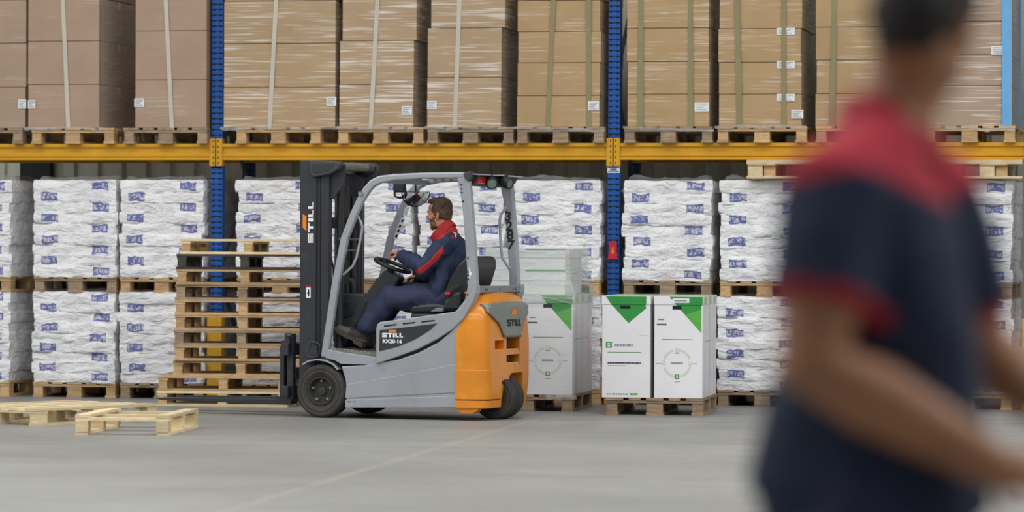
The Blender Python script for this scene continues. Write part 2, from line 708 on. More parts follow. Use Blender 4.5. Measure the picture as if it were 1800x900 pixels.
def sheet(x0, x1, z1, y, period=.25, dep=.045):
    mb = MB()
    p = []
    x = x0
    while x < x1:
        p += [(x, 0), (x + period * .42, 0), (x + period * .5, -dep), (x + period * .92, -dep)]
        x += period
    p = [(min(a, x1), b) for a, b in p] + [(x1, 0)]
    vs = [(a, y + b, z) for z in (0, z1) for a, b in p] + [(x0, y + .1, 0), (x1, y + .1, 0), (x0, y + .1, z1), (x1, y + .1, z1)]
    n = len(p)
    fs = [(i, i + 1, n + i + 1, n + i) for i in range(n - 1)]
    fs += [(2 * n, 2 * n + 2, 2 * n + 3, 2 * n + 1)]
    mb.add(vs, fs)
    return mb


WY = 2.75
xa = on_y(42, 300, WY).x
xb = on_y(94, 300, WY).x
tag(sheet(xb, 16, 7.5, WY).obj('wall_back', ['wall']), 'dark olive grey profiled sheet wall behind the racking', kind='structure')
tag(sheet(-12, xa, 7.5, WY, .2, .03).obj('wall_back', ['wall_pale']), 'paler olive sheet wall at the far left', kind='structure')
tag(MB().box(xa, xb, WY - .12, WY + .1, 0, 7.5).obj('dark_strip_1', ['strip_black']), 'black upright strip between the two wall sheets', kind='structure')  # plain black strip closes the gap between the sheets

# ------------------------------------------------------------------ pallet racking
BT = 2.343                       # top of the beams
UP = (-3.7, 0.0, 3.7, 7.42)
UW = .105
rack = thing('pallet_rack', 'blue and yellow pallet racking that holds cartons and white sacks', 'rack', (0, 0, 0))


def upright_mesh():
    mb = MB()
    h = 5.2
    # open channel with a stepped face
    mb.prism([(-UW / 2, 0), (UW / 2, 0), (UW / 2, .08), (UW / 2 - .012, .08), (UW / 2 - .012, .012), (-UW / 2 + .012, .012),
              (-UW / 2 + .012, .08), (-UW / 2, .08)], 0, h)
    mb.move(Matrix(((1, 0, 0, 0), (0, 0, 1, 0), (0, 1, 0, 0), (0, 0, 0, 1))))
    mb.box(-.02, .02, -.004, .001, 0, h)
    return mb.mesh('upright', ['blue'])


def slot_mesh():
    mb = MB()
    for i in range(102):
        z = .06 + i * .05
        for s in (-1, 1):
            mb.prism([(s * .026, z), (s * .026 + .012 * s, z + .004), (s * .026 + .014 * s, z + .018), (s * .026, z + .022)], -.0015, .004)
        mb.box(-.05, .05, -.0055, -.0005, z + .010, z + .018)
    return mb.mesh('slot_row', ['hole'])


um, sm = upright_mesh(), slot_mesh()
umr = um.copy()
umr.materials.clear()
umr.materials.append(M['blue_shaded'])
for x in UP:
    a = link('upright', um, rack, 0, (x, 0, 0))
    s = link('slot_row', sm, a)
    s['kind'] = 'stuff'
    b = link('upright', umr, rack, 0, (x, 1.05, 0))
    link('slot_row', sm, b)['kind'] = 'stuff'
    MB().box(-.07, .07, -.03, .11, 0, .012).obj('foot_plate', ['blue'], a)
    MB().box(-.07, .07, -.03, .11, 0, .012).obj('foot_plate', ['blue_shaded'], b)
    for z0, z1 in ((.25, 1.15), (1.15, 2.0), (2.0, 2.9), (2.9, 3.8)):
        y0, y1 = (.07, 1.06) if int(z0 * 10) % 2 else (1.06, .07)
        MB().bar([(x, y0, z0), (x, y1, z1)], .03, .03, (1, 0, 0)).obj('brace', ['galv'], rack)


def beam_mesh(x0, x1):
    z = BT
    prof = [(-.032, z), (.03, z), (.03, z - .15), (-.032, z - .15), (-.032, z - .130), (-.018, z - .124), (-.032, z - .118),
            (-.032, z - .104), (-.010, z - .094), (-.010, z - .040), (-.032, z - .030)]
    mb = MB()
    n = len(prof)
    vs = [(x, y, q) for x in (x0, x1) for y, q in prof]
    fs = [tuple(range(n)), tuple(range(2 * n - 1, n - 1, -1))] + [(i, (i + 1) % n, n + (i + 1) % n, n + i) for i in range(n)]
    mb.add(vs, fs)
    return mb


for i in range(3):
    for yy in (-.0, 1.08):
        x0, x1 = UP[i] + UW / 2, UP[i + 1] - UW / 2
        bo = beam_mesh(x0 - .012, x1 + .012).obj('beam', ['yellow'], rack, loc=(0, yy, 0))
        for s, xe in ((1, x0), (-1, x1)):
            c = MB()
            c.box(min(xe, xe - s * .058), max(xe, xe - s * .058), -.042, -.034, BT - (.205 if yy < .5 else .15), BT + (.045 if yy < .5 else 0))
            c.box(min(xe, xe + s * .008), max(xe, xe + s * .008), -.04, .04, BT - (.205 if yy < .5 else .15), BT + (.045 if yy < .5 else 0))
            for k in range(5 if yy < .5 else 0):
                z = BT - .18 + k * .05
                c.box(xe - s * .03 - .006, xe - s * .03 + .006, -.044, -.04, z - .008, z + .012, 1)
            c.obj('beam_connector', ['yellow', 'hole_brown'], bo)
# plates on the middle upright
lp = MB().box(-.056, .056, -.012, -.006, 2.075, 2.135)
for k, z in enumerate((2.086, 2.118)):
    lp.box(-.05, .05, -.0135, -.0115, z, z + .008, 1)
lp.box(-.03, .03, -.0135, -.0115, 2.098, 2.112, 1)
lp.obj('upright_label', ['label', 'blue_print'], rack, loc=(3.7, 0, 0))
rm = MB().prism([(-.05, 0), (.05, 0), (.042, .015), (.034, .1), (.036, .16), (-.036, .16), (-.034, .1), (-.042, .015)], -.035, -.006)
rm.prism([(-.012, .05), (.012, .05), (.008, .11), (-.008, .11)], -.038, -.034, 1)
rmo = rm.obj('red_marker', ['red_plastic', 'orange_logo'], rack, bevel=.004, loc=(3.7, 0, 1.30))
rmo['label'] = 'red plastic marker on the blue upright'
for i, x in enumerate(UP):
    if i == 0:
        continue
    g = MB().prism([(-.07, -.05), (.07, -.05), (.07, .06), (.06, .06), (.06, -.04), (-.06, -.04), (-.06, .06), (-.07, .06)], 0, .8)
    g.move(Matrix(((1, 0, 0, 0), (0, 0, 1, 0), (0, 1, 0, 0), (0, 0, 0, 1))))
    go = g.obj('upright_guard', ['yellow'], None, bevel=.004, loc=(x, -.01, 0))
    tag(go, ('yellow post guard behind the tall pallet stack', 'yellow post guard behind the white and green boxes',
             'yellow post guard at the far right edge')[i - 1], 'post guard', 'yellow guards round the rack uprights')


# ================================================================== pallets
def pallet(name, wd, label, group, loc, rz=0, h=.144, wx=.8, ly=1.2, woodb=None, bl=.145):
    """a wooden block pallet, deck boards along local Y; wx wide, ly long"""
    t = thing(name, label, 'pallet', loc, rz, group)
    k = h / .144
    db, st, bb = .022 * k, .022 * k, .022 * k
    bh = h - db - st - bb
    wb = woodb or wd
    key = (wd, wb, h, wx, ly, bl)
    if key not in PM:
        PM[key] = dict(
            dw=MB().box(-.0725, .0725, -ly / 2, ly / 2, 0, db).mesh('deck_board', [wd]),
            dn=MB().box(-.05, .05, -ly / 2, ly / 2, 0, db).mesh('deck_board', [wd]),
            st=MB().box(-wx / 2 + .004, wx / 2 - .004, -bl / 2 + .006, bl / 2 - .002, 0, st).mesh('stringer_board', [wd]),
            bo=MB().box(-.044, .044, -bl / 2 + .012, bl / 2 - .008, 0, bh).mesh('block', [wb]),
            bc=MB().box(-.068, .068, -bl / 2 + .012, bl / 2 - .008, 0, bh).mesh('block', [wb]),
            lo=MB().box(-.05, .05, -ly / 2, ly / 2, 0, bb).mesh('bottom_board', [wd]),
            lc=MB().box(-.0725, .0725, -ly / 2, ly / 2, 0, bb).mesh('bottom_board', [wd]))
    p = PM[key]
    ex, cx = wx / 2 - .0725, 0
    for i, (x, m) in enumerate(((-ex, 'dw'), (-ex / 2, 'dn'), (0, 'dw'), (ex / 2, 'dn'), (ex, 'dw'))):
        link('deck_board', p[m], t, 0, (x, random.uniform(-.004, .004), h - db))
    for y in (-ly / 2 + bl / 2, 0, ly / 2 - bl / 2):      # (mirrored insets keep the ends recessed)
        link('stringer_board', p['st'], t, 0, (0, y, h - db - st))
        for x, m in ((-wx / 2 + .05, 'bo'), (0, 'bc'), (wx / 2 - .05, 'bo')):
            link('block', p[m], t, 0, (x, y + random.uniform(-.003, .003), bb), math.pi if y > 0 else 0)
    for x, m in ((-wx / 2 + .05, 'lo'), (0, 'lc'), (wx / 2 - .05, 'lo')):
        link('bottom_board', p[m], t, 0, (x, 0, 0))
    return t


PM = {}
PY = .5                                     # depth of the load centres in the rack

ORD = ['first', 'second', 'third', 'fourth', 'fifth', 'sixth', 'seventh', 'eighth', 'ninth', 'tenth', 'eleventh', 'twelfth']

# ------------------------------------------------------------------ cartons on the beams
STACKS = [
    # cx of pallet, front px span, seams from the bottom, material, straps, labels, where it is
    (-2.24, (-112, 45), (226, 153, 76, 0), 'carton_matte', [], [(32, 46, 175, 191)], 'leftmost carton stack at the photo edge', 'wood_old', 0),
    (-1.357, (49, 174), (226, 148, 72, -4), 'carton_matte', [(111, 121, 'strap_white', .04)], [(49, 62, 176, 191)], 'second carton stack from the left', 'wood_mid', 1),
    (-.465, (237, 362), (226, 140, 54, -30), 'carton_matte', [(292, 303, 'strap_white', .04)], [(236, 253, 173, 188)], 'third carton stack, left of the first blue upright', 'wood_old', 0),
    (.606, (394, 590), (228, 153, 76, 1), 'carton_film', [(486, 474, 'strap_white', .04)], [(574, 591, 170, 186)], 'wide carton stack right of the first blue upright', 'wood_mid', 1),
    (1.567, (597, 727), (226, 148, 71, -8), 'carton_heavy', [(664, 652, 'strap_white', .04)], [(706, 724, 186, 202)], 'carton stack above the forklift cab front', 'wood_mid', 1),
    (2.4, (752, 882), (226, 136, 49, -38), 'carton_heavy', [(808, 800, 'strap_white', .04)], [(751, 768, 177, 192)], 'carton stack above the forklift driver', 'wood_old', 1),
    (3.228, (910, 1055), (227, 168, 110, 55), 'carton_tan', [(973, 963, 'strap_green', .045), (1035, 1035, 'strap_green', .045)], [(1034, 1053, 178, 194)], 'carton stack left of the second blue upright', 'wood_old', 2),
    (4.207, (1102, 1246), (226, 165, 108, 49), 'carton_tan', [(1127, 1126, 'strap_green', .05), (1214, 1214, 'strap_green', .045)], [(1221, 1246, 180, 196)], 'carton stack right of the second blue upright', 'wood_old', 2),
    (5.05, (1263, 1408), (225, 165, 109, 50), 'carton_tan', [(1296, 1300, 'strap_green', .05), (1378, 1378, 'strap_green', .04)],
     [(1366, 1397, 165, 178), (1366, 1397, 107, 120), (1366, 1397, 49, 61), (1391, 1412, 193, 208)], 'carton stack with a white label on every carton', 'wood_mid', 1),
    (5.93, (1434, 1580), (225, 164, 105, 47), 'carton_tan', [(1467, 1463, 'strap_green', .05)], [], 'carton stack behind the head of the near man', 'wood_mid', 0),
    (6.885, (1625, 1774), (227, 150, 95, 37), 'carton_pale', [(1770, 1770, 'strap_blue', .085)], [(1742, 1774, 81, 96)], 'rightmost carton stack with a light blue edge board', 'wood_mid', 2),
]
FY = -.085
for si, (cx, (u0, u1), seams, mt, straps, labels, where, wd, skirt) in enumerate(STACKS):
    tpal = pallet('wooden_pallet', wd, 'pallet on the yellow beam under ' + where,
                  'pallets on the yellow beams', (cx, PY, BT), 0)
    uc = (u0 + u1) / 2
    x0, x1 = on_y(u0, 200, FY).x, on_y(u1, 200, FY).x
    zb = [BT + .144] + [on_y(uc, s, FY).z for s in seams[1:]]
    st = zb[-1] - zb[-2]
    while zb[-1] < 3.95:
        zb.append(zb[-1] + st)
    wdt = x1 - x0
    cs = []
    for k in range(len(zb) - 1):
        h = zb[k + 1] - zb[k] - .004
        jx = random.uniform(-.006, .006) + ((.03 if mt == 'carton_heavy' and k == 2 else 0))
        jy = random.uniform(-.006, .006)
        mb = MB()
        W2, D = wdt / 2, 1.16
        # board faces bulge a little; flaps leave a lip along the top
        n = 6
        vs, fs = [], []
        for i in range(n + 1):
            a = -1 + 2 * i / n
            for zz in (0, .5, 1):
                bul = .006 * (1 - a * a) * (1 - (2 * zz - 1) ** 2)
                vs.append((a * W2, -D / 2 - bul, zz * h))
                vs.append((a * W2, D / 2 + bul, zz * h))
        for i in range(n):
            for j in range(2):
                a, b = i * 6 + j * 2, (i + 1) * 6 + j * 2
                fs += [(a, b, b + 2, a + 2), (b + 1, a + 1, a + 3, b + 3)]
            a, b = i * 6, (i + 1) * 6
            fs += [(a + 4, b + 4, b + 5, a + 5), (b, a, a + 1, b + 1)]
        e = n * 6
        fs += [(0, 2, 4, 5, 3, 1), (e + 4, e + 2, e, e + 1, e + 3, e + 5)]
        mb.add(vs, fs)
        c = mb.obj('carton', [mt], None, bevel=.004, loc=((x0 + x1) / 2 + jx, FY + D / 2 + jy, zb[k]))
        tag(c, f'{ORD[k]} carton from the bottom, {where}', 'carton', 'cartons in the ' + where)
        tp = MB().box(-W2 + .002, W2 - .002, D / 2 * .04 - .03, D / 2 * .04 + .03, h - .0015, h + .0005)
        tp.box(-W2 - .001, -W2 + .001, -.007, .053, h - .07, h)
        tp.box(W2 - .001, W2 + .001, -.007, .053, h - .07, h)
        tp.obj('packing_tape', ['strap_white'], c)
        cs.append((c, zb[k], zb[k + 1]))
    for (a, b, v0, v1) in labels:
        p, q = on_y(a, v0, FY - .01), on_y(b, v1, FY - .01)
        zc = (p.z + q.z) / 2
        for c, za, zz in cs:
            if za <= zc < zz:
                lw, lh = max(.05, q.x - p.x), p.z - q.z
                l = MB().box(-lw / 2, lw / 2, -.0015, 0, -lh / 2, lh / 2)
                for r in range(3):
                    l.box(-lw * .4, lw * .4 - r * lw * .15, -.0022, -.001, lh * (.26 - r * .2), lh * (.34 - r * .2), 1)
                for r in range(9):
                    xx = -lw * .4 + r * lw * .085
                    l.box(xx, xx + lw * (.03 + .02 * (r % 2)), -.0022, -.001, -lh * .4, -lh * .22, 1)
                cl = c.location
                lo = l.obj('shipping_label', ['label', 'grey_print'], c, loc=((p.x + q.x) / 2 - cl.x, -.588, zc - cl.z))
                lo['label'] = 'white paper shipping label'
    for j, (ut, ub, sm_, sw) in enumerate(straps):
        a, b = on_y(ut, 0, FY).x, on_y(ub, 226, FY).x
        zt = zb[-1] + .004
        ztop = on_y(ut, 0, FY).z
        a2 = b + (a - b) * (zt - zb[0]) / (ztop - zb[0])
        yb = FY + 1.16 + .012
        s = MB().bar([(b, FY - .011, zb[0] - .02), (a2, FY - .011, zt), (a2, yb, zt), (b, yb, zb[0] - .02)], sw, .0015, (1, 0, 0))
        names = {'strap_white': 'white band', 'strap_green': 'olive green band', 'strap_blue': 'light blue edge board'}
        pos = '' if len(straps) == 1 else (', left of two' if j == 0 else ', right of two')
        so = s.obj('edge_board' if sm_ == 'strap_blue' else 'strapping_band', [sm_])
        tag(so, f'{names[sm_]} round {where}{pos}', 'strap', 'bands round the carton stacks')
    if skirt:
        mb = MB()
        P = []
        for i in range(25):
            f = i / 24
            P.append((x0 - .03 + (x1 - x0 + .08) * f, FY - .022 + .012 * noise.noise((f * 6, si, 0)),
                      BT + .138 + .018 * noise.noise((f * 5, 3.1, si)) - (.03 if skirt == 2 else .0) * f))
        mb.tube(P, [(.008 + .006 * abs(noise.noise((i * .7, si, 5))), .012 + .016 * abs(noise.noise((i * .5, si, 9)))) for i in range(25)], 8)
        # the film lies on over the right flank of the load and stands off it
        n = 10
        vs = []
        for i in range(n + 1):
            for j in range(n + 1):
                f, g = i / n, j / n
                vs.append((x1 + .006 + .05 * math.sin(f * math.pi) * (1 - .6 * g) * (1 + noise.noise((f * 4, g * 5, si))),
                           FY + .02 + 1.1 * f, BT + .13 + (zb[3] - zb[0]) * g))
        mb.add(vs, [(i * (n + 1) + j, (i + 1) * (n + 1) + j, (i + 1) * (n + 1) + j + 1, i * (n + 1) + j + 1) for i in range(n) for j in range(n)])
        fo = mb.obj('stretch_film', ['film'], None, smooth=80)
        tag(fo, f'clear film at foot of {where}', 'film', 'stretch film round the carton stacks')


# ------------------------------------------------------------------ loads of white sacks
def sack_mesh(mt, seed, w=.80, d=1.19, h=.094):
    nx, ny, nz = 20, 14, 5
    rnd = random.Random(seed)
    off = Vector((rnd.uniform(0, 50), rnd.uniform(0, 50), rnd.uniform(0, 50)))
    idx, vs, fs = {}, [], []

    def vert(i, j, k):
        key = (i, j, k)
        if key not in idx:
            a, b, c = 2 * i / nx - 1, 2 * j / ny - 1, 2 * k / nz - 1
            e = max(abs(a) ** 9, abs(b) ** 12)
            bu = 1 + .014 * (1 - c * c)
            x, y, z = a * w / 2 * bu, b * d / 2 * (1 + .008 * (1 - c * c)), c * h / 2 * (1 - .03 * e)
            p = Vector((x, y, z))
            q = Vector((noise.noise(p * 9 + off), noise.noise(p * 9 + off + Vector((7, 3, 1))), noise.noise(p * 7 + off * 1.3)))
            q2 = Vector((noise.noise(p * 26 + off), noise.noise(p * 26 - off), noise.noise(p * 24 + off * .7)))
            q3 = noise.noise(Vector((p.x * 5, p.y * 5, p.z * 22)) + off)
            p += Vector((q.x * .012, q.y * .016 + q3 * .012, q.z * .012)) + q2 * .004
            idx[key] = len(vs)
            vs.append(p)
        return idx[key]
    for i in range(nx):
        for j in range(ny):
            fs.append((vert(i, j, 0), vert(i, j + 1, 0), vert(i + 1, j + 1, 0), vert(i + 1, j, 0)))
            fs.append((vert(i, j, nz), vert(i + 1, j, nz), vert(i + 1, j + 1, nz), vert(i, j + 1, nz)))
    for i in range(nx):
        for k in range(nz):
            fs.append((vert(i, 0, k), vert(i + 1, 0, k), vert(i + 1, 0, k + 1), vert(i, 0, k + 1)))
            fs.append((vert(i + 1, ny, k), vert(i, ny, k), vert(i, ny, k + 1), vert(i + 1, ny, k + 1)))
    for j in range(ny):
        for k in range(nz):
            fs.append((vert(0, j + 1, k), vert(0, j, k), vert(0, j, k + 1), vert(0, j + 1, k + 1)))
            fs.append((vert(nx, j, k), vert(nx, j + 1, k), vert(nx, j + 1, k + 1), vert(nx, j, k + 1)))
    return MB().add(vs, fs).mesh('sack', [mt], 75)


SACKS = {m: [sack_mesh(m, s + i * 10) for s in range(3)] for i, m in enumerate(('sack_l', 'sack_r'))}
SACKN = [sack_mesh('sack_n', 77)]


def cap_mesh(seed):
    nx, ny = 18, 10
    vs = []
    for j in range(ny + 1):
        for i in range(nx + 1):
            a, b = 2 * i / nx - 1, 2 * j / ny - 1
            e = max(abs(a), abs(b))
            z = .022 + .055 * max(0, noise.noise((a * 2.2, b * 2, seed))) + .03 * abs(noise.noise((a * 5, b * 4, seed + 3)))
            if e > .99:
                z = -.10
            vs.append((a * (.405 if e < .99 else .418), b * (.60 if e < .99 else .615), z))
    fs = [(j * (nx + 1) + i, j * (nx + 1) + i + 1, (j + 1) * (nx + 1) + i + 1, (j + 1) * (nx + 1) + i) for j in range(ny) for i in range(nx)]
    return MB().add(vs, fs).mesh('film_cap', ['film'], 60)


CAPS = [cap_mesh(s) for s in (1.3, 5.7, 9.1)]
SX = [(-2.345, 'at the left edge of the photo'), (-1.335, 'second from the left edge'), (-.485, 'left of the first blue upright'),
      (.62, 'right of the first blue upright'), (1.47, 'behind the forklift mast and cab front'), (2.32, 'behind the forklift driver'),
      (3.205, 'left of the second blue upright'), (4.205, 'right of the second blue upright'), (5.07, 'beside the near man, on his left'),
      (5.97, 'hidden behind the near man'), (6.87, 'at the right, beyond the near man')]
for li, (zbase, hh, tier) in enumerate(((0.0, .825, 'lower'), (.972, .885, 'upper'))):
    for k, (x, where) in enumerate(SX):
        wd = ('wood_mid', 'wood_mid', 'wood_old')[(k + li) % 3]
        dx = random.uniform(-.012, .012)
        under = 'on the floor' if li == 0 else 'on the lower sacks'
        pallet('wooden_pallet', wd, f'{tier} tier pallet under the sack load {where}', 'pallets under the white sacks', (x + dx, PY, zbase), 0)
        n = 9
        lh = hh / n
        t = thing('sack_load', f'{tier} load of white printed sacks {where}', 'sack load', (x + dx, PY, zbase + .144), 0, 'white sack loads in the rack')
        for i in range(n):
            ms = SACKS['sack_r' if (i + (n + 1)) % 2 else 'sack_l'] if True else SACKN
            ms = SACKS['sack_l' if i % 2 else 'sack_r']
            o = link('sack', random.choice(ms), t, 0, (random.uniform(-.012, .012), random.uniform(-.012, .008), lh * (i + .5)), random.uniform(-.012, .012))
            o.scale = (random.uniform(.97, 1.0), 1, lh / .094 * 1.16)
        link('film_cap', random.choice(CAPS), t, 0, (0, 0, hh))


# ================================================================== loads and pallets on the open floor
# white boxes with green corners
GF = Frame(4.034, -2.179, 3.0)             # origin at the near left corner of their pallet


def tall_box(frame, x, y, w, d, z, h, kind, label, group):
    loc = frame.o + Matrix.Rotation(frame.a, 3, 'Z') @ Vector((x + w / 2, y + d / 2, 0))
    t = thing('white_box', label, 'box', (loc.x, loc.y, z), frame.a, group)
    lid = .072
    MB().box(-w / 2, w / 2, -d / 2, d / 2, 0, h - .01).obj('box_body', ['white_board'], t, bevel=.003)
    L = MB().box(-w / 2 - .005, w / 2 + .005, -d / 2 - .005, d / 2 + .005, h - lid, h)
    lo = L.obj('lid', ['white_board'], t, bevel=.003)
    MB().box(-w / 2 - .003, w / 2 + .003, -d / 2 - .003, d / 2 + .003, h + .0005, h + .0025).obj('lid_print', ['green_pale'], lo)
    f, fl_ = -d / 2 - .0012, -d / 2 - .0062
    pr = MB()

    def flat(poly, y, mi=0):
        pr.prism(poly, y, y + .002, mi)
    zl = h - lid
    if kind == 0:
        flat([(-.17, h - .004), (.17, h - .004), (.17, zl + .0), (-.125, zl)], fl_)
        flat([(-.125, zl), (.16, zl), (.17, zl - .03), (.02, zl - .155)], f)
        pr.box(-.05, .035, f - .001, f + .002, zl - .035, zl - .008, 2)
    else:
        flat([(-.075, h - .004), (w / 2, h - .004), (w / 2, zl), (-.02, zl)], fl_)
        flat([(-.02, zl), (w / 2 - .01, zl), (w / 2 - .01, zl - .235)], f)
        flat([(.06, zl - .08), (w / 2 - .01, zl - .04), (w / 2 - .01, zl - .235)], f - .0008, 1)
        pr.box(-.05, .025, f - .001, f + .002, zl - .038, zl - .008, 2)
        if kind == 1:
            pr.box(-.05, .09, fl_ - .001, fl_ + .002, h - .055, h - .018, 3)
            pr.box(-.035, .07, fl_ - .0018, fl_ + .001, h - .043, h - .030, 4)
    pr.obj('green_corner_print', ['green_print', 'green_light', 'hole', 'label', 'grey_print'], t)
    tx = MB()

    def words(x0, x1, zc, hgt, mi, seed, gap=.006):
        rnd = random.Random(seed)
        xx = x0
        while xx < x1:
            ww = rnd.uniform(.5, 1.4) * hgt
            tx.box(xx, min(x1, xx + ww), f, f + .002, zc - hgt / 2 * rnd.uniform(.7, 1), zc + hgt / 2, mi)
            xx += ww + gap * .6

    def glyph(xc, zc, s, mi=0):
        tx.box(xc - s, xc + s, f, f + .002, zc - s, zc + s, mi)
        tx.box(xc - s * .45, xc + s * .45, f - .0008, f + .001, zc - s * .6, zc - s * .1, 3)
        tx.box(xc - s * .45, xc + s * .45, f - .0008, f + .001, zc + s * .1, zc + s * .6, 3)
    if kind == 0:
        glyph(-.145, h - .41, .025)
        words(-.10, .055, h - .413, .022, 2, 3, .008)
        tx.box(-.155, .125, f, f + .002, h - .475, h - .470, 0)
        words(-.155, .125, h - .563, .014, 1, 5, .004)
        tx.box(-.155, 0, f, f + .002, h - .587, h - .583, 2)
        words(-.16, .015, h - .823, .014, 2, 8, .012)
        words(.035, .10, h - .823, .018, 4, 9, .004)
        words(.11, .18, h - .33, .01, 5, 4, .004)
    else:
        words(-.17, -.12, h - .195, .012, 0, 11, .004)
        words(-.18, -.10, h - .237, .013, 1, 12, .003)
        tx.box(-.14, .12, f, f + .002, h - .365, h - .359, 0)
        # ring of four marks round a word
        cx, cz, r = -.01, h - .56, .112
        n = 40
        for i in range(n):
            q0, q1 = 2 * math.pi * i / n, 2 * math.pi * (i + 1) / n
            if min(abs((i % 10)), abs(10 - (i % 10))) < 2:
                continue
            a = [(cx + rr * math.cos(q), cz + rr * math.sin(q)) for rr, q in ((r - .009, q0), (r + .009, q0), (r + .009, q1), (r - .009, q1))]
            tx.prism(a, f, f + .002, 5)
        for q, mi in ((0, 5), (1, 5), (2, 5), (3, 0)):
            glyph(cx + r * math.cos(q * math.pi / 2), cz + r * math.sin(q * math.pi / 2), .019 if mi == 0 else .016, mi)
        words(cx - .05, cx + .05, cz, .016, 2, 14, .004)
        tx.box(cx - .18, cx - .13, f, f + .002, cz - .004, cz, 2)
        tx.box(cx + .13, cx + .17, f, f + .002, cz - .004, cz, 2)
        words(cx - .02, cx + .025, cz - .155, .007, 2, 15, .003)
        words(cx - .02, cx + .02, cz + .085, .008, 1, 16, .003)
    bp_ = tx.obj('box_print', ['green_print', 'black_print', 'grey_print', 'label', 'green_light', 'faint_green'], t)
    bp_['kind'] = 'stuff'
    # joins and faint print on the flank
    sd = MB()
    for i, yy in enumerate((-.33, 0, .33)):
        sd.box(w / 2 - .001, w / 2 + .001, yy * d - .004, yy * d + .004, 0, h - lid, 0)
        sd.box(w / 2 + .005, w / 2 + .0062, yy * d - .10 * d, yy * d + .08 * d, h - lid + .006, h - .006, 1)
    sd.box(w / 2 - .001, w / 2 + .0012, -d * .4, d * .3, h * .55, h * .556, 0)
    sd.obj('flank_print', ['grey_print', 'green_pale'], t)['kind'] = 'stuff'
    return t


def at_frame(fr, x, y):
    v = fr.o + Matrix.Rotation(fr.a, 3, 'Z') @ Vector((x, y, 0))
    return v.x, v.y


gp = at_frame(GF, .41, .60)
pallet('wooden_pallet', 'wood_old', 'weathered pallet on the floor under the two unwrapped white boxes', 'pallets under the white boxes',
       (gp[0], gp[1], 0), GF.a, wx=.82)
tall_box(GF, -.035, .0, .405, 1.18, .144, .853, 0, 'white box with a green triangle in the middle of its lid', 'white boxes with green corners')
tall_box(GF, .405, .0, .405, 1.18, .144, .853, 1, 'white box with a green corner and a ring of marks', 'white boxes with green corners')
HF = Frame(2.846, -1.76, 2.5)
hp = at_frame(HF, .41, .60)
pallet('wooden_pallet', 'wood_old', 'weathered pallet under the film wrapped white boxes behind the forklift', 'pallets under the white boxes',
       (hp[0], hp[1], 0), HF.a, wx=.82)
tall_box(HF, -.0, .0, .405, 1.18, .144, .853, 0, 'white box in stretch film, mostly hidden behind the orange counterweight', 'white boxes with green corners')
tall_box(HF, .41, .0, .405, 1.18, .144, .853, 2, 'film wrapped white box with a green corner beside the counterweight', 'white boxes with green corners')


def flat_box(frame, x, y, w, d, z, h, label):
    cx, cy = at_frame(frame, x + w / 2, y + d / 2)
    t = thing('white_box', label, 'box', (cx, cy, z), frame.a, 'white boxes on top of the wrapped load')
    MB().box(-w / 2, w / 2, -d / 2, d / 2, 0, h - .01).obj('box_body', ['white_board'], t, bevel=.004)
    lo = MB().box(-w / 2 - .006, w / 2 + .006, -d / 2 - .006, d / 2 + .006, h * .55, h).obj('lid', ['white_board'], t, bevel=.004)
    MB().box(-w / 2 + w * .5, w / 2 + .004, -d / 2 - .009, -d / 2 - .004, h - .012, h - .002).obj('green_edge', ['green_print'], lo)


flat_box(HF, .06, .04, .68, 1.0, .999, .21, 'lower of two flat white boxes on the wrapped load')
flat_box(HF, .06, .04, .68, 1.0, 1.211, .18, 'upper of two flat white boxes on the wrapped load, green edged')


def tent_film():
    """film drawn from the upper boxes out over the lower ones"""
    mb = MB()
    lev = [(.15, .0, .0, 0), (.55, .0, .0, 0), (.93, .0, .0, 0), (1.0, .0, .0, .004), (1.04, -.015, -.015, .01), (1.12, -.05, -.04, .012),
           (1.22, -.06, -.05, .008), (1.40, -.062, -.052, 0)]
    ring, n = [], 0
    per = []
    X0, X1, Y0, Y1 = -.03, .845, -.03, 1.21
    for a, b, c in ((0, 1, 14), (1, 2, 18), (2, 3, 14), (3, 0, 18)):
        C = [(X0, Y0), (X1, Y0), (X1, Y1), (X0, Y1)]
        for i in range(c):
            f = i / c
            per.append((C[a][0] + (C[b][0] - C[a][0]) * f, C[a][1] + (C[b][1] - C[a][1]) * f))
    mx, my = (X0 + X1) / 2, (Y0 + Y1) / 2
    vs = []
    for li, (z, sx, sy, am) in enumerate(lev):
        for k, (x, y) in enumerate(per):
            hx, hy = (X1 - X0) / 2 + sx, (Y1 - Y0) / 2 + sy
            nx = noise.noise((k * .5, z * 7, 2.2)) * .010
            px = mx + (x - mx) / ((X1 - X0) / 2) * hx
            py = my + (y - my) / ((Y1 - Y0) / 2) * hy
            d = Vector((px - mx, py - my)).normalized()
            vs.append((px + d.x * nx, py + d.y * nx, z + noise.noise((k * .4, z, 5)) * .012))
    m = len(per)
    fs = [(i * m + k, i * m + (k + 1) % m, (i + 1) * m + (k + 1) % m, (i + 1) * m + k) for i in range(len(lev) - 1) for k in range(m)]
    # ragged tail at the foot
    P = [(X1 - .25 + .26 * i / 10, Y0 - .01, .13 + .02 * noise.noise((i * .6, 1, 1))) for i in range(11)]
    mb.add(vs, fs[:2 * m], 1)
    mb.add(vs, fs[2 * m:])
    mb.tube(P, [(.012, .02 + .012 * noise.noise((i, 3, 3))) for i in range(11)], 8)
    P = [(X0 + .1 + .75 * i / 12, Y0 - .004, 1.02 - .10 * (i / 12) ** 2) for i in range(13)]
    mb.tube(P, .005, 6)
    o = mb.obj('stretch_film', ['film_green', 'film_thin'], None, smooth=70)
    o.location = HF.o
    o.rotation_euler = (0, 0, HF.a)
    tag(o, 'greenish stretch film tented over the white boxes behind the forklift', 'film', 'stretch film on the floor loads')


tent_film()

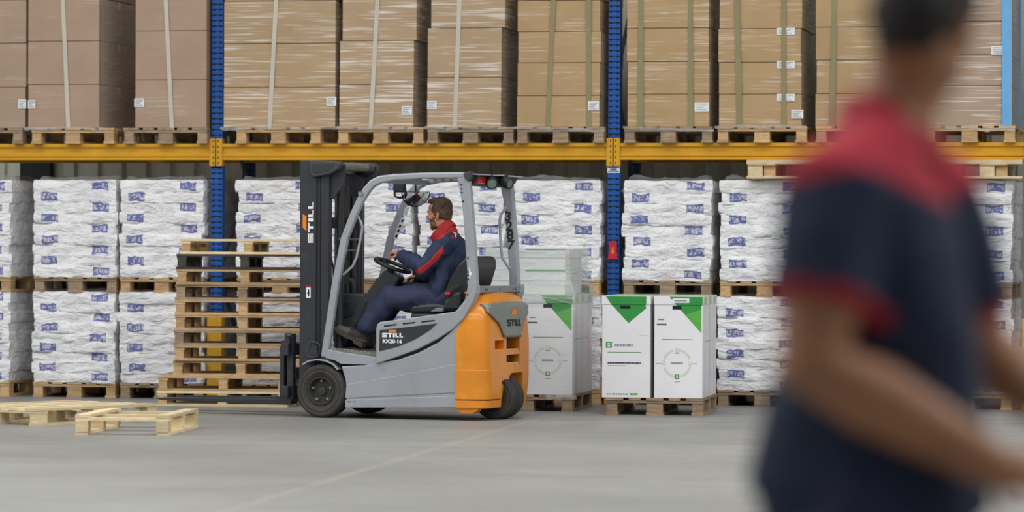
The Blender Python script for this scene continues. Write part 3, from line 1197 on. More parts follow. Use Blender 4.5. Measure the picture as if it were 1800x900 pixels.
# ------------------------------------------------------------------ loose pallets, front left
LP = dict(db=.022)
a, b = Vector((.199, -5.542)), Vector((.787, -4.333))
d = (b - a).normalized()
ang = math.atan2(d.y, d.x)
nrm = Vector((-d.y, d.x))
c0 = (a + b) / 2 + nrm * .49
pallet('wooden_pallet', 'wood_new', 'new pale pallet on the floor, left of the two loose ones', 'loose pallets lying on the floor',
       (c0.x, c0.y, 0), ang - math.pi / 2, h=.135, wx=.98, ly=1.34, bl=.12)
a, b = Vector((.902, -6.728)), Vector((1.587, -6.647))
d = (b - a).normalized()
ang = math.atan2(d.y, d.x)
nrm = Vector((-d.y, d.x))
c1 = (a + b) / 2 + nrm * .62
t = thing('half_pallet', 'new pale open pallet with two deck boards, nearest the camera', 'pallet', (c1.x, c1.y, 0), ang, 'loose pallets lying on the floor')
for sx in (-1, 1):
    MB().box(-.05, .05, -.62, .62, .125, .147).obj('deck_board', ['wood_new'], t, loc=(sx * .30, 0, 0))
    MB().box(-.045, .045, -.62, .62, 0, .022).obj('bottom_board', ['wood_new'], t, loc=(sx * .305, 0, 0))
    for y in (-.57, 0, .57):
        MB().box(-.045, .045, -.06, .06, .022, .103).obj('block', ['wood_new'], t, loc=(sx * .30, y, 0))
for y in (-.57, 0, .57):
    MB().box(-.35, .35, -.045, .045, .103, .125).obj('stringer_board', ['wood_new'], t, loc=(0, y, 0))

# ------------------------------------------------------------------ long pallet over the sacks at the right
zl = .972 + .144 + .885 + .021
xl = on_y(1314, 300, -.16).x
t = thing('long_pallet', 'long pale wooden pallet lying on the upper white sacks at the right', 'pallet', (xl, -.22, zl), 0)
Lg = 7.355 - xl
for y in (.06, .38, .70):
    MB().box(0, Lg if y < .1 else Lg - .06, -.06, .06, 0, .022).obj('bottom_board', ['wood_new'], t, loc=(0, y, 0))
for k in range(3):
    x = .12 + k * 1.02
    for y in (.06, .38, .70):
        MB().box(-.11, .02, -.05, .05, .022, .115).obj('block', ['wood_new'], t, loc=(x, y, 0))
        MB().box(.03, .13, -.04, .06, .022, .115).obj('block', ['wood_mid'], t, loc=(x, y + .02, 0))
    MB().box(-.11, .13, -.0, .76, .115, .128).obj('stringer_board', ['wood_mid'], t, loc=(x, 0, 0))
for y in (.06, .22, .38, .54, .70):
    MB().box(0, Lg if y < .1 else Lg - .06, -.06, .06, .128, .165).obj('deck_board', ['wood_new'], t, loc=(0, y, 0))


# ================================================================== forklift
# local frame: X to the rear, Y away from the camera, Z up; origin on the floor under the front axle
FF = Frame(1.957, -2.947, -9.4)


def P(u, v, w):
    return FF.at(u, v, w)


def XZ(pts, w):
    r = []
    for u, v in pts:
        q = P(u, v, w)
        r.append((q.x, q.z))
    return r


fk = thing('forklift', 'grey and orange three wheeled electric forklift with lowered forks', 'forklift', FF.o, FF.a)


def wheel(name, rad, wid, loc, rim_r, rub='rubber'):
    b = MB()
    h = wid / 2
    b.lathe([(rim_r, -h * .82), (rim_r + .012, -h * .95), (rad * .86, -h), (rad * .93, -h * .98), (rad * .985, -h * .80), (rad, -h * .55),
             (rad, h * .55), (rad * .985, h * .80), (rad * .93, h * .98), (rad * .86, h), (rim_r + .012, h * .95), (rim_r, h * .82)], 40)
    o = b.obj(name, [rub], fk, smooth=40, loc=loc)
    rg = MB().lathe([(rad * .70, -h * .985), (rad * .71, -h * 1.03), (rad * .74, -h * 1.03), (rad * .75, -h * .985)], 40)
    rg.lathe([(rad * .86, -h * .99), (rad * .87, -h * 1.03), (rad * .885, -h * 1.03), (rad * .90, -h * .97)], 40)
    rg.obj('tyre_ridge', ['rubber_rim'], o, smooth=40)
    r = MB()
    r.lathe([(rim_r + .004, -h * .8), (rim_r - .002, -h * .98), (rim_r - .012, -h * .98), (rim_r - .022, -h * .6), (rim_r * .74, -h * .42), (rim_r * .62, -h * .44),
             (rim_r * .32, -h * .44), (rim_r * .30, -h * .62), (rim_r * .12, -h * .66), (.001, -h * .66)], 32)
    r.lathe([(rim_r + .004, h * .8), (rim_r - .002, h * .98), (rim_r - .02, h * .6), (.001, h * .4)], 32)
    ro = r.obj('rim', ['hub'], o, smooth=35)
    for k in range(5):
        q = 2 * math.pi * k / 5 + .35
        MB().lathe([(.014, 0), (.014, -.012), (.009, -.022), (.001, -.022)], 10,
                   c=(math.cos(q) * rim_r * .70, -h * .46, math.sin(q) * rim_r * .70)).obj('wheel_nut', ['plate'], o, smooth=40)
    return o


WR = .218
wheel('front_wheel', WR, .17, (.037, -.455, WR), .118)
wheel('front_wheel', WR, .17, (.037, .455, WR), .118)
RX = 1.405
wheel('rear_wheel', .178, .11, (RX, -.115, .178), .08)
wheel('rear_wheel', .178, .11, (RX, .035, .178), .08)
MB().tube([(.037, -.40, WR), (.037, .40, WR)], .05, 12).obj('front_axle', ['f_deep'], fk, smooth=40)
MB().tube([(RX, -.16, .178), (RX, .08, .178)], .03, 12).box(RX - .1, RX + .08, -.05, -.03, .2, .62).obj('rear_axle', ['f_deep'], fk)

# chassis
CH = XZ([(600, 644), (640, 642), (700, 632), (735, 620), (770, 602), (793, 582), (808, 563), (806, 600), (801, 645), (803, 716), (607, 716), (609, 690), (607, 668)], -.53)
for s in (-1, 1):
    o = MB().prism(CH, s * .53, s * .47).obj('side_panel', ['f_grey'], fk, bevel=.008)
    y0, y1 = (-.533, -.528) if s < 0 else (.528, .533)
    low = XZ([(609, 676), (700, 660), (802, 640), (801, 645), (803, 690), (607, 700)], -.53)
    MB().prism(low, s * .535, s * .525).obj('lower_panel', ['f_grey'], o, bevel=.003)
    sk = XZ([(607, 703), (803, 696), (803, 716), (607, 716)], -.53)
    MB().prism(sk, s * .537, s * .525).obj('skirt', ['f_grey'], o, bevel=.003)
    if s < 0:
        dt = MB()
        for u, v in ((612, 706), (616, 706), (623, 706)):
            q = P(u, v, -.538)
            dt.lathe([(.005, -.0005), (.001, -.0005)], 8, c=(q.x, -.5375, q.z))
        dt.obj('rivet_hole', ['hole'], o)
MB().box(.29, 1.21, -.47, .47, .10, .44).box(.10, .30, -.34, .34, .12, .44).obj('chassis', ['f_deep'], fk)
# sill and step plate
sill = XZ([(572, 629), (577, 614), (600, 619), (663, 628), (663, 641), (640, 641), (600, 640), (590, 634)], -.52)
for y0, y1 in ((-.53, -.46), (.46, .53)):
    MB().prism(sill, y0, y1).obj('sill', ['f_grey'], fk, bevel=.004)
st = XZ([(574, 613), (577, 628), (600, 631), (662, 633), (662, 622)], -.5)
MB().prism(st, -.5, .5).obj('floor_plate', ['floorplate'], fk, bevel=.006)
tr = MB()
for i in range(15):
    f = i / 14
    q = P(578 + 82 * f, 612.5 + 9.5 * f, -.48)
    tr.ball((q.x, -.485, q.z + .004), (.014, .014, .007), 8, 5)
tr.obj('step_tread', ['plate'], fk, smooth=60)['kind'] = 'stuff'

# cover beside the seat with the decal
cov = XZ([(662, 640), (662, 577), (664, 570), (669, 566), (735, 557), (800, 548), (812, 540), (826, 520), (838, 500), (838, 515), (833, 530), (816, 560),
          (795, 580), (770, 596), (735, 614), (700, 627)], -.53)
for s in (-1, 1):
    o = MB().prism(cov, s * .545, s * .45).obj('side_cover', ['f_grey'], fk, bevel=.008)
    if s < 0:
        dc = XZ([(667.5, 580), (700, 577), (768.5, 568.5), (755, 581), (729, 597), (700, 609), (667, 617.5)], -.546)
        dco = MB().prism(dc, -.5475, -.543).obj('dark_decal', ['f_black'], o)
        c = P(690, 589.2, -.548)
        wordmark(fk, face_m((c.x, -.548, c.z), (1, 0, 0), (0, 0, 1)), .182, .036, 'white_logo')
        c = P(690, 581.9, -.548)
        slant(fk, face_m((c.x, -.548, c.z), (1, 0, 0), (0, 0, 1)), .072, .021)
        c = P(689.5, 600.2, -.548)
        lettering('model_lettering', 'RX20-16', .042, 'white_logo', fk, face_m((c.x, -.548, c.z), (1, 0, 0), (0, 0, 1)), .001, 1.12, .0016)
        sl = MB()
        for u0, v0, u1, v1 in ((675, 573.3, 697, 570.4), (708, 569.2, 730, 566.7), (741, 565.8, 764, 563.3)):
            p, q = P(u0, v0, -.546), P(u1, v1, -.546)
            sl.bar([(p.x, -.5455, p.z), (q.x, -.5455, q.z)], .003, .011)
        sl.obj('vent_slot', ['hole'], o)
# dark gap under the cover is the chassis body itself
gap = XZ([(662, 628), (700, 617), (735, 604), (770, 584), (800, 556), (815, 540), (828, 518), (815, 575), (805, 640), (662, 650)], -.5)
MB().prism(gap, -.5, .5).obj('body_core', ['f_deep'], fk)

# overhead guard
path = XZ([(571, 628), (581, 561), (590, 500), (606, 420), (622, 378), (634, 352), (644, 335), (655, 322.5), (669, 315.5), (695, 311.5), (740, 309), (817, 308)], -.48)
for s in (-1, 1):
    g = MB().bar([(x, s * .475, z) for x, z in path], .055, [.062] * 9 + [.052, .05, .05]).obj('guard_rail', ['f_grey'], fk, bevel=.013)
    if s < 0:
        q = P(635, 340, -.5)
        MB().lathe([(.022, -.012), (.022, .0), (.001, .0)], 14, c=(q.x, -.505, q.z)).lathe([(.001, -.018), (.009, -.018), (.009, -.012)], 8, c=(q.x, -.505, q.z)).obj('guard_bolt', ['f_grey'], g, smooth=40)
    bp = XZ([(803, 314), (812, 306), (824, 308), (828, 350), (834, 430), (838, 500), (836, 520), (828, 538), (800, 562), (800, 548), (816, 528), (821, 505), (820, 470), (812, 360)], -.5)
    b = MB().prism(bp, s * .5, s * .435).obj('rear_pillar', ['f_grey'], fk, bevel=.012)
    if s < 0:
        hl = MB()
        for u, v in ((811, 325), (811.5, 332), (812, 338.5), (814, 354), (822.5, 454), (822.5, 478), (823, 484), (823, 491), (821.5, 518)):
            q = P(u, v, -.501)
            hl.lathe([(.008, -.0006), (.001, -.0006)], 10, c=(q.x, -.5005, q.z))
        hl.obj('bolt_hole', ['hole'], b)
        q = P(826, 480, -.502)
        MB().prism([(q.x - .008, q.z + .05), (q.x + .004, q.z + .012), (q.x + .016, q.z - .0), (q.x - .006, q.z - .05)], -.502, -.4995).obj('white_scuff', ['white_logo'], b)
        cp = XZ([(815, 305), (823, 301), (828, 303), (829, 313), (825, 319), (818, 315)], -.5)
        MB().prism(cp, -.515, -.43).obj('end_cap', ['f_dark'], b, bevel=.008)
    else:
        # fleet number on the inner face of the far pillar
        for ch, u, v in (('3', 893, 381), ('2', 895, 398), ('8', 896.5, 414), ('7', 898, 431)):
            q = P(u, v, .433)
            lettering('fleet_number', ch, .105, 'black_print', fk, face_m((q.x, .4335, q.z), (1, 0, -.04), (.04, 0, 1)), .0012, 1.15, .003)
        hp_ = [P(u, v, .40) for u, v in ((889, 362), (880, 378), (878.5, 388), (880, 430), (883, 453), (893, 473))]
        hp_[0].y = hp_[-1].y = .435
        MB().tube(hp_, .011, 10).obj('grab_handle', ['f_grey'], b, smooth=50)
# roof, open bars and rear housing
rf = MB()
for k in range(9):
    x = .62 + k * .072
    rf.box(x, x + .03, -.45, .45, 1.962, 1.99)
rf.box(.53, .58, -.45, .45, 1.915, 1.955)
rf.box(1.26, 1.30, -.45, .45, 1.93, 1.985)
rf.obj('roof_bar', ['f_greyd'], fk, bevel=.004)
lip = MB().prism([(1.24, 1.995), (1.40, 1.985), (1.405, 1.977), (1.24, 1.982)], -.47, .47)
rr = lip.obj('roof_lip', ['f_grey'], fk)
MB().prism([(1.27, 1.975), (1.375, 1.972), (1.36, 1.93), (1.31, 1.89), (1.27, 1.89)], -.44, .44).obj('rear_housing', ['f_deep'], fk, bevel=.008)
for u, v, w in ((841, 315, -.34), (893, 316, .36)):
    q = P(u, v, w)
    MB().box(q.x - .02, q.x + .035, w - .085, w + .085, q.z - .036, q.z + .036).obj('tail_lamp', ['red_lamp'], fk, bevel=.008)
for u, v, w, dv in ((857, 321, -.22, (.55, -.75, -.25)), (884, 321, .06, (.9, -.25, -.2))):
    q = P(u, v, w)
    q.x += .03
    dd = Vector(dv).normalized()
    lm = MB().lathe([(.001, .075), (.036, .072), (.046, .04), (.05, -.03), (.047, -.042), (.041, -.042), (.039, -.034), (.001, -.034)], 22)
    mt_ = Vector((0, -1, 0)).rotation_difference(dd).to_matrix().to_4x4()
    mt_.translation = q
    lo = lm.move(mt_).obj('work_lamp', ['f_deep'], fk, smooth=40)
    MB().lathe([(.001, -.037), (.038, -.036), (.038, -.034)], 20).move(mt_).obj('lamp_lens', ['lens'], lo, smooth=30)
    MB().box(q.x - .012, q.x + .012, w - .012, w + .012, q.z + .03, q.z + .07).obj('lamp_bracket', ['f_deep'], lo)
# cross frame above the counterweight
MB().box(1.355, 1.40, -.48, .48, 1.03, 1.085).obj('rear_cross_bar', ['f_greyd'], fk, bevel=.006)
hb = MB()
for y in (-.34, -.30, -.02, .28, .34):
    hb.box(1.3995, 1.402, y - .006, y + .006, 1.045, 1.065)
hb.obj('cross_bar_hole', ['hole'], fk)

# near grab handle on the front pillar
q = [P(u, v, -.44) for u, v in ((628, 378), (634, 390), (637, 399), (634, 418), (627, 452), (620, 468), (603, 483))]
MB().tube(q, .011, 10).obj('grab_handle', ['f_grey'], fk, smooth=50)

# mast
for s in (-1, 1):
    om = MB().box(-.222, -.075, min(s * .31, s * .39), max(s * .31, s * .39), .10, 2.105)
    mo = om.obj('outer_mast_rail', ['f_black'], fk, bevel=.006)
    MB().box(-.075, -.045, min(s * .33, s * .375), max(s * .33, s * .375), .12, 2.06).obj('rail_groove', ['f_deep'], mo)
    MB().box(-.045, .03, min(s * .30, s * .37), max(s * .30, s * .37), .10, 2.06).obj('inner_mast_rail', ['f_black'], fk, bevel=.005)
    MB().tube([(.055, s * .20, .2), (.055, s * .20, 1.95)], .032, 14).obj('lift_cylinder', ['f_black'], fk, smooth=40)
    ch = MB()
    for i in range(60):
        z = .35 + i * .026
        ch.box(-.02, .012, s * .10 - .009, s * .10 + .009, z, z + .018)
        ch.box(-.011, .003, s * .10 - .012, s * .10 + .012, z + .013, z + .031)
    ch.obj('lift_chain', ['hub'], fk)['kind'] = 'stuff'
    MB().tube([(.02, s * .05, .4), (.02, s * .05, 1.9)], .014, 8).obj('hose', ['rubber'], fk, smooth=40)
    # head caps
    cap = XZ([(545, 283), (555, 281), (592, 283), (600, 288), (596, 298), (582, 306), (552, 312), (546, 307)], -.40)
    c = MB().prism(cap, s * .415, s * .30).obj('mast_head_cap', ['f_dark'], fk, bevel=.012)
    inr = XZ([(549, 287), (587, 287), (585, 294), (576, 301), (552, 306), (549, 302)], -.416)
    MB().prism([(x, z) for x, z in inr], s * .418, s * .41).obj('cap_recess', ['f_black'], c, bevel=.003)
    arm = XZ([(598, 290), (608, 290), (606, 315), (596, 335), (586, 350), (580, 348), (582, 310)], -.33)
    MB().prism(arm, s * .335, s * .32).obj('head_plate', ['f_black'], fk, bevel=.003)
MB().tube([(.07, -.36, 2.055), (.07, .36, 2.055)], .035, 14).box(-.06, .10, -.3, .3, 2.03, 2.075).obj('mast_head_beam', ['floorplate'], fk, bevel=.004)
for z in (.22, 1.0, 1.55):
    MB().box(-.16, -.10, -.33, .33, z, z + .09).obj('mast_cross_tie', ['f_black'], fk, bevel=.004)
MB().box(.06, .075, -.24, .24, 1.45, 1.47).box(.06, .075, -.24, .24, 1.36, 1.375).obj('hose_clamp', ['floorplate'], fk)
hp2 = [P(u, v, -.12) for u, v in ((573, 520), (571, 470), (574, 452), (581, 452), (586, 470), (587, 500), (584, 530))]
MB().tube(hp2, .010, 8).obj('hydraulic_hose', ['hub'], fk, smooth=60)
# tilt bracket and lamp between mast and guard
lb = XZ([(607, 304), (624, 308), (641, 316), (640, 328), (632, 344), (610, 345), (607, 340)], .12)
for y0 in (.10, .25):
    MB().prism(lb, y0, y0 + .014).obj('lamp_cage', ['f_deep'], fk, bevel=.003)
q = P(623, 325, .17)
MB().ball((q.x, .18, q.z), (.045, .06, .055), 14, 10).obj('work_lamp', ['f_dark'], fk, smooth=80)
# marks on the near mast rail
c = P(546.5, 391, -.393)
wordmark(fk, face_m((c.x, -.392, c.z), (0, 0, 1), (-1, 0, 0)), .335, .050, 'white_logo', 'mast_wordmark')
sl_ = XZ([(532, 376), (538.5, 380), (538.5, 406), (532, 400)], -.392)
MB().prism(sl_, -.3925, -.389).obj('mast_slant', ['orange_logo'], fk)
c = P(542, 513, -.392)
sk = MB().box(c.x - .02, c.x + .02, -.3925, -.389, c.z - .05, c.z + .05).box(c.x - .02, c.x + .02, -.3932, -.39, c.z + .036, c.z + .05, 1)
sk.box(c.x - .004, c.x + .008, -.3932, -.39, c.z - .035, c.z + .02, 2).box(c.x - .012, c.x + .012, -.3932, -.39, c.z - .015, c.z - .004, 2)
sk.obj('warning_sticker', ['label', 'red_plastic', 'black_print'], fk)

# carriage and forks
cg = MB()
cg.box(-.36, -.30, -.44, .44, .50, .60).box(-.36, -.30, -.44, .44, .16, .25)
cg.obj('fork_carriage', ['f_black'], fk, bevel=.006)
for y in (-.36, -.05, .30):
    MB().box(-.345, -.29, y, y + .06, .14, .68).obj('carriage_bar', ['f_black'], fk, bevel=.005)
MB().box(-.30, -.20, -.28, .28, .30, .40).obj('carriage_slide', ['f_deep'], fk)
MB().box(-.345, -.30, -.41, -.36, .52, .685).tube([(-.31, -.43, .665), (-.27, -.43, .665)], .018, 10).obj('carriage_stop', ['f_black'], fk, bevel=.004)
FKZ = .088
for s in (-1, 1):
    y0, y1 = (-.285, -.165) if s < 0 else (.165, .285)
    prof = [(-.30 - .145, .575), (-.30 - .105, .58), (-.30 - .105, .20), (-.33, .16), (-.34, FKZ + .005), (-.38, FKZ), (-1.55, FKZ + .02), (-1.58, FKZ + .034),
            (-1.55, FKZ + .04), (-.47, FKZ + .05), (-.445, FKZ + .075)]
    MB().prism(prof, y0, y1).obj('fork', ['f_black'], fk, bevel=.004)
    MB().box(-.44, -.35, y0 + .02, y1 - .02, .17, .20).box(-.44, -.35, y0 + .01, y1 - .01, .585, .62).obj('fork_hook', ['f_black'], fk, bevel=.004)
# step handle by the mast foot, and mudguard
q = [P(u, v, -.45) for u, v in ((541, 626), (539, 620), (544, 603), (549, 600), (558, 603), (562, 606), (561, 622), (557, 627), (545, 628), (541, 626))]
MB().tube(q, .008, 8, cap=False).obj('step_loop', ['f_dark'], fk, smooth=50)
inn = XZ([(542, 624), (547, 604), (559, 607), (557, 624)], -.44)
MB().prism(inn, -.445, -.43).obj('step_plate', ['f_black'], fk)
for s in (-1, 1):
    fn = XZ([(534, 641), (545, 634.5), (560, 632), (575, 634), (588, 640), (597, 650)], -.5)
    MB().bar([(x, s * .455, z) for x, z in fn], .17, .012).obj('mudguard', ['f_grey'], fk, bevel=.003)

# dash, steering column, wheel, levers
da = XZ([(584, 600), (586, 545), (592, 520), (600, 515), (640, 517), (645, 530), (632, 565), (612, 590), (604, 612)], -.06)
do = MB().prism(da, -.06, .42).obj('dash_console', ['f_dark'], fk, bevel=.015)
pk = XZ([(595, 533), (628, 529), (622, 553), (612, 558), (597, 560)], -.061)
MB().prism(pk, -.066, -.055).obj('dash_pocket', ['f_black'], do, bevel=.005)
col = XZ([(622, 600), (632, 550), (650, 510), (668, 487), (680, 474), (706, 488), (698, 505), (676, 535), (660, 580), (652, 610)], 0)
MB().prism(col, -.05, .10).obj('steering_column', ['f_dark'], fk, bevel=.02)
a, b = P(667.5, 457, 0), P(713, 476.5, 0)
ctr = (a + b) / 2
tl = (b - a)
tilt = math.atan2(tl.z, tl.x)
sw = MB()
ringp = []
rad = .150
ux = Vector((math.cos(tilt), 0, math.sin(tilt)))
uy = Vector((0, 1, 0))
for k in range(33):
    q = 2 * math.pi * k / 32
    ringp.append(ctr + ux * (math.cos(q) * rad) + uy * (math.sin(q) * rad))
sw.tube(ringp, .0165, 10, up=ux.cross(uy), cap=False)
swo = sw.obj('steering_wheel', ['f_deep'], fk, smooth=60)
nd = ux.cross(uy)
hubp = ctr + nd * (-.035 if nd.z > 0 else .035)
sp = MB()
for q in (.5, 2.6, 4.7):
    e = ctr + ux * (math.cos(q) * rad) + uy * (math.sin(q) * rad)
    sp.tube([hubp, e], .011, 8)
sp.ball(hubp, .035, 12, 8)
sp.obj('wheel_spoke', ['f_deep'], swo, smooth=60)
kp = P(695, 458, -.11)
MB().tube([kp, kp + Vector((0, 0, .045))], .012, 8).ball(kp + Vector((0, 0, .055)), .022, 12, 8).obj('steering_knob', ['f_deep'], swo, smooth=60)
q = [P(u, v, .10) for u, v in ((622, 520), (622, 503), (619, 493), (610, 490))]
MB().tube(q, [.018, .02, .022, .018], 10).obj('brake_lever', ['f_dark'], fk, smooth=60)
q = P(734, 492, .30)
MB().box(q.x - .12, q.x + .22, .25, .38, q.z - .06, q.z - .02).obj('arm_console', ['f_dark'], fk, bevel=.012)
for u in (729, 741):
    q = P(u, 488, .30)
    MB().tube([(q.x, .30, q.z - .04), (q.x - .004, .30, q.z + .03)], .008, 8).ball((q.x - .004, .30, q.z + .045), (.017, .017, .024), 10, 8).obj('joystick', ['f_deep'], fk, smooth=60)

# seat
cu = XZ([(722, 552), (723, 541), (730, 535), (770, 533), (805, 538), (808, 552)], -.2)
MB().prism(cu, -.24, .24).obj('seat_cushion', ['seat'], fk, bevel=.03)
MB().prism(XZ([(724, 600), (724, 551), (806, 551), (806, 600)], -.2), -.23, .23).obj('seat_base', ['f_dark'], fk, bevel=.012)
bk = XZ([(795, 545), (798, 510), (806, 490), (822, 464), (834, 452), (848, 449), (857, 455), (857, 470), (848, 500), (835, 535), (825, 548)], 0)
MB().prism(bk, -.215, .215).obj('backrest', ['seat'], fk, bevel=.05)
bl = XZ([(778, 548), (782, 530), (795, 514), (812, 510), (812, 548)], -.24)
MB().prism(bl, -.27, -.20).obj('seat_bolster', ['f_deep'], fk, bevel=.03)
MB().prism(XZ([(756, 548), (768, 541), (779, 541), (778, 548)], -.3), -.3, -.24).obj('seat_bracket', ['plate'], fk, bevel=.004)
q = [P(u, v, -.275) for u, v in ((781, 520), (790, 512), (796, 506), (808, 500))]
MB().bar(q, .012, .035).obj('seat_belt', ['f_deep'], fk)
q = P(787, 516, -.28)
MB().box(q.x - .022, q.x + .022, -.29, -.27, q.z - .012, q.z + .012).obj('belt_buckle', ['red_plastic'], fk, bevel=.004)

# mirror and dark frame at the far front pillar
q = P(731, 337, .30)
vs, fs = [], []
mr = Matrix.Translation(q) @ Matrix.Rotation(R(38), 4, 'Z') @ Matrix.Rotation(R(12), 4, 'X')
n = 14
for j in range(7):
    rr_ = j / 6
    for i in range(n + 1):
        aa = math.pi + math.pi * i / n
        x, z = .12 * rr_ * math.cos(aa), .125 * rr_ * math.sin(aa)
        vs.append(mr @ Vector((x, .05 * (x * x + z * z) / .0144 - .05, z)))
fs = [(j * (n + 1) + i, j * (n + 1) + i + 1, (j + 1) * (n + 1) + i + 1, (j + 1) * (n + 1) + i) for j in range(6) for i in range(n)]
mo = MB().add(vs, fs).obj('rear_view_mirror', ['mirror'], fk, smooth=80)
rimp = [mr @ Vector((.123 * math.cos(math.pi + math.pi * i / n), .0, .128 * math.sin(math.pi + math.pi * i / n))) for i in range(n + 1)]
rimp = rimp + [mr @ Vector((0, -.03, .002)), rimp[0]]
MB().tube(rimp, .003, 6, cap=False).tube([mr @ Vector((0, .01, 0)), mr @ Vector((0, .03, .09))], .008, 6).obj('mirror_frame', ['f_deep'], mo)
q = [P(u, v, .22) for u, v in ((693, 328), (694, 345), (701, 347.5), (712, 346), (713, 338), (712, 326))]
MB().tube(q, .010, 8).obj('lamp_handle', ['f_deep'], fk, smooth=50)
q = P(703, 331, .22)
MB().box(q.x - .05, q.x + .045, .19, .26, q.z - .035, q.z + .045).obj('lamp_block', ['f_deep'], fk, bevel=.012)
# stickers down the far front pillar
for k, (u, v, hh) in enumerate(((714.5, 371, .085), (707.5, 388, .05), (703.5, 397.5, .05), (700.5, 406, .05), (697, 415, .05))):
    q = P(u, v, .445)
    mm = face_m((q.x, .443, q.z), (.94, 0, -.34), (.34, 0, .94))
    s_ = MB().box(-.018, .018, -hh / 2, hh / 2, 0, .002)
    if k == 0:
        for r in (-.026, -.01, .006, .022):
            s_.box(-.012, .012, r, r + .006, .0015, .0028, 3)
    else:
        s_.box(-.010, .010, -.014, .014, .0015, .0028, 1 if k > 1 else 2)
    s_.move(mm)
    s_.obj('safety_sticker', ['label', 'black_print', 'blue_print', 'grey_print'], fk)

# counterweight
def plan(z):
    """outline of the counterweight at height z, one half from the front edge to the middle of the rear"""
    t = max(0, min(1, (z - .62) / .42))
    fx = 1.222 if z < .80 else 1.222 + (z - .80) / .235 * .155
    side = .535 - .16 * max(0, (z - .84) / .2) ** 1.6 - .02 * t
    rear = 1.475 + .03 * min(1, (1.04 - z) / .4) - .09 * max(0, (z - .93) / .11) ** 2 - .03 * max(0, (.3 - z) / .2)
    pts = [(fx, side)]
    c0 = rear - .17
    pts.append((fx + (c0 - fx) * .5, side))
    for k in range(9):
        q = math.pi / 2 * k / 8
        ex = .62
        pts.append((c0 + (rear - .022 - c0) * math.sin(q) ** (ex + .25), side * .70 + side * .30 * math.cos(q) ** ex))
    pts.append((rear - .006, side * .35))
    pts.append((rear, 0))
    return pts


zs = [.10, .16, .25, .35, .45, .55, .65, .74, .80, .86, .91, .95, .98, 1.005, 1.022, 1.034]
vs, fs = [], []
for z in zs:
    h_ = plan(z)
    full = [(x, -y) for x, y in h_] + [(x, y) for x, y in h_[:-1][::-1]]
    vs += [(x, y, z) for x, y in full]
m = len(full)
fs = [(i * m + k, i * m + (k + 1) % m, (i + 1) * m + (k + 1) % m, (i + 1) * m + k) for i in range(len(zs) - 1) for k in range(m)]
fs += [tuple(range(m - 1, -1, -1)), tuple((len(zs) - 1) * m + k for k in range(m))]
body = MB().add(vs, fs).mesh('counterweight', ['f_orange'])
cut = []
cut.append(MB().box(1.21, 1.435, -.24, .25, .0, .40).mesh('c'))
swap = Matrix(((0, 1, 0, 0), (1, 0, 0, 0), (0, 0, 1, 0), (0, 0, 0, 1)))
cut.append(MB().prism([(-.185, .0), (-.15, .16), (-.05, .355), (-.02, .375), (.25, .375), (.27, .355), (.33, .0)], 1.40, 1.8).move(swap).mesh('c'))
cut.append(MB().box(1.39, 1.75, -.12, .18, .575, .665).mesh('c'))
cut.append(MB().box(1.39, 1.75, -.12, .18, .465, .525).mesh('c'))
cut.append(MB().box(1.42, 1.75, -.34, -.17, .575, .645).move(Matrix.Rotation(0, 4, 'Z')).mesh('c'))
body = carve(body, cut)
body.polygons.foreach_set('use_smooth', [True] * len(body.polygons))
body.set_sharp_from_angle(angle=R(32))
cwo = link('counterweight', body, fk)
if not body.materials:
    body.materials.append(M['f_orange'])
def wrap(name, ztop, zbot, off, w_end):
    # a raised field that follows the flank round to the rear
    h_ = plan(.3)
    pts = []
    for (x0, y0), (x1, y1) in zip(h_, h_[1:]):
        for k in range(4):
            pts.append((x0 + (x1 - x0) * k / 4, y0 + (y1 - y0) * k / 4))
    pts = [p for p in pts if p[1] > w_end]
    L = [0.0]
    for p, q in zip(pts, pts[1:]):
        L.append(L[-1] + math.hypot(q[0] - p[0], q[1] - p[1]))
    vs, fs = [], []
    for i, (x, y) in enumerate(pts):
        p, q = pts[max(0, i - 1)], pts[min(len(pts) - 1, i + 1)]
        tx, ty = q[0] - p[0], q[1] - p[1]
        ln = math.hypot(tx, ty) or 1
        nx, ny = -ty / ln, tx / ln
        f = L[i] / L[-1]
        zt = ztop(f)
        for o_, z in ((off, zt), (off, zbot), (-.02, zbot), (-.02, zt)):
            vs.append((x + nx * o_, -(y + ny * o_), z))
    n = len(pts)
    fs = [(4 * i + k, 4 * i + (k + 1) % 4, 4 * i + 4 + (k + 1) % 4, 4 * i + 4 + k) for i in range(n - 1) for k in range(4)]
    fs += [(0, 1, 2, 3), tuple(4 * n - 4 + k for k in (3, 2, 1, 0))]
    return MB().add(vs, fs).obj(name, ['f_orange'], cwo, bevel=.005)


wrap('flank_bulge', lambda f: .41 - (.10 * max(0, (f - .72) / .28) ** 2.4), .172, .013, .21)
wrap('lower_flange', lambda f: .163, .105, .006, .20)
ft = XZ([(803, 714), (845, 714), (838, 724), (830, 727.5), (812, 727.5), (805, 722)], -.5)
for y0 in (-.52, .42):
    MB().prism(ft, y0, y0 + .10).obj('support_foot', ['f_orange'], cwo, bevel=.006)
pin = [(1.575, -.03, .56), (1.575, -.03, .66), (1.575, -.03, .675), (1.575, .02, .68), (1.575, .05, .675)]
MB().tube([(1.46, 0, .46), (1.46, 0, .655)], .013, 8).tube([(1.46, 0, .65), (1.46, .02, .675), (1.46, .07, .67)], .011, 8).obj('tow_pin', ['f_deep'], cwo, smooth=50)
for zz in (.555, .445):
    MB().box(1.39, 1.50, -.12, .18, zz, zz + .02).obj('tow_ledge', ['floorplate'], cwo)


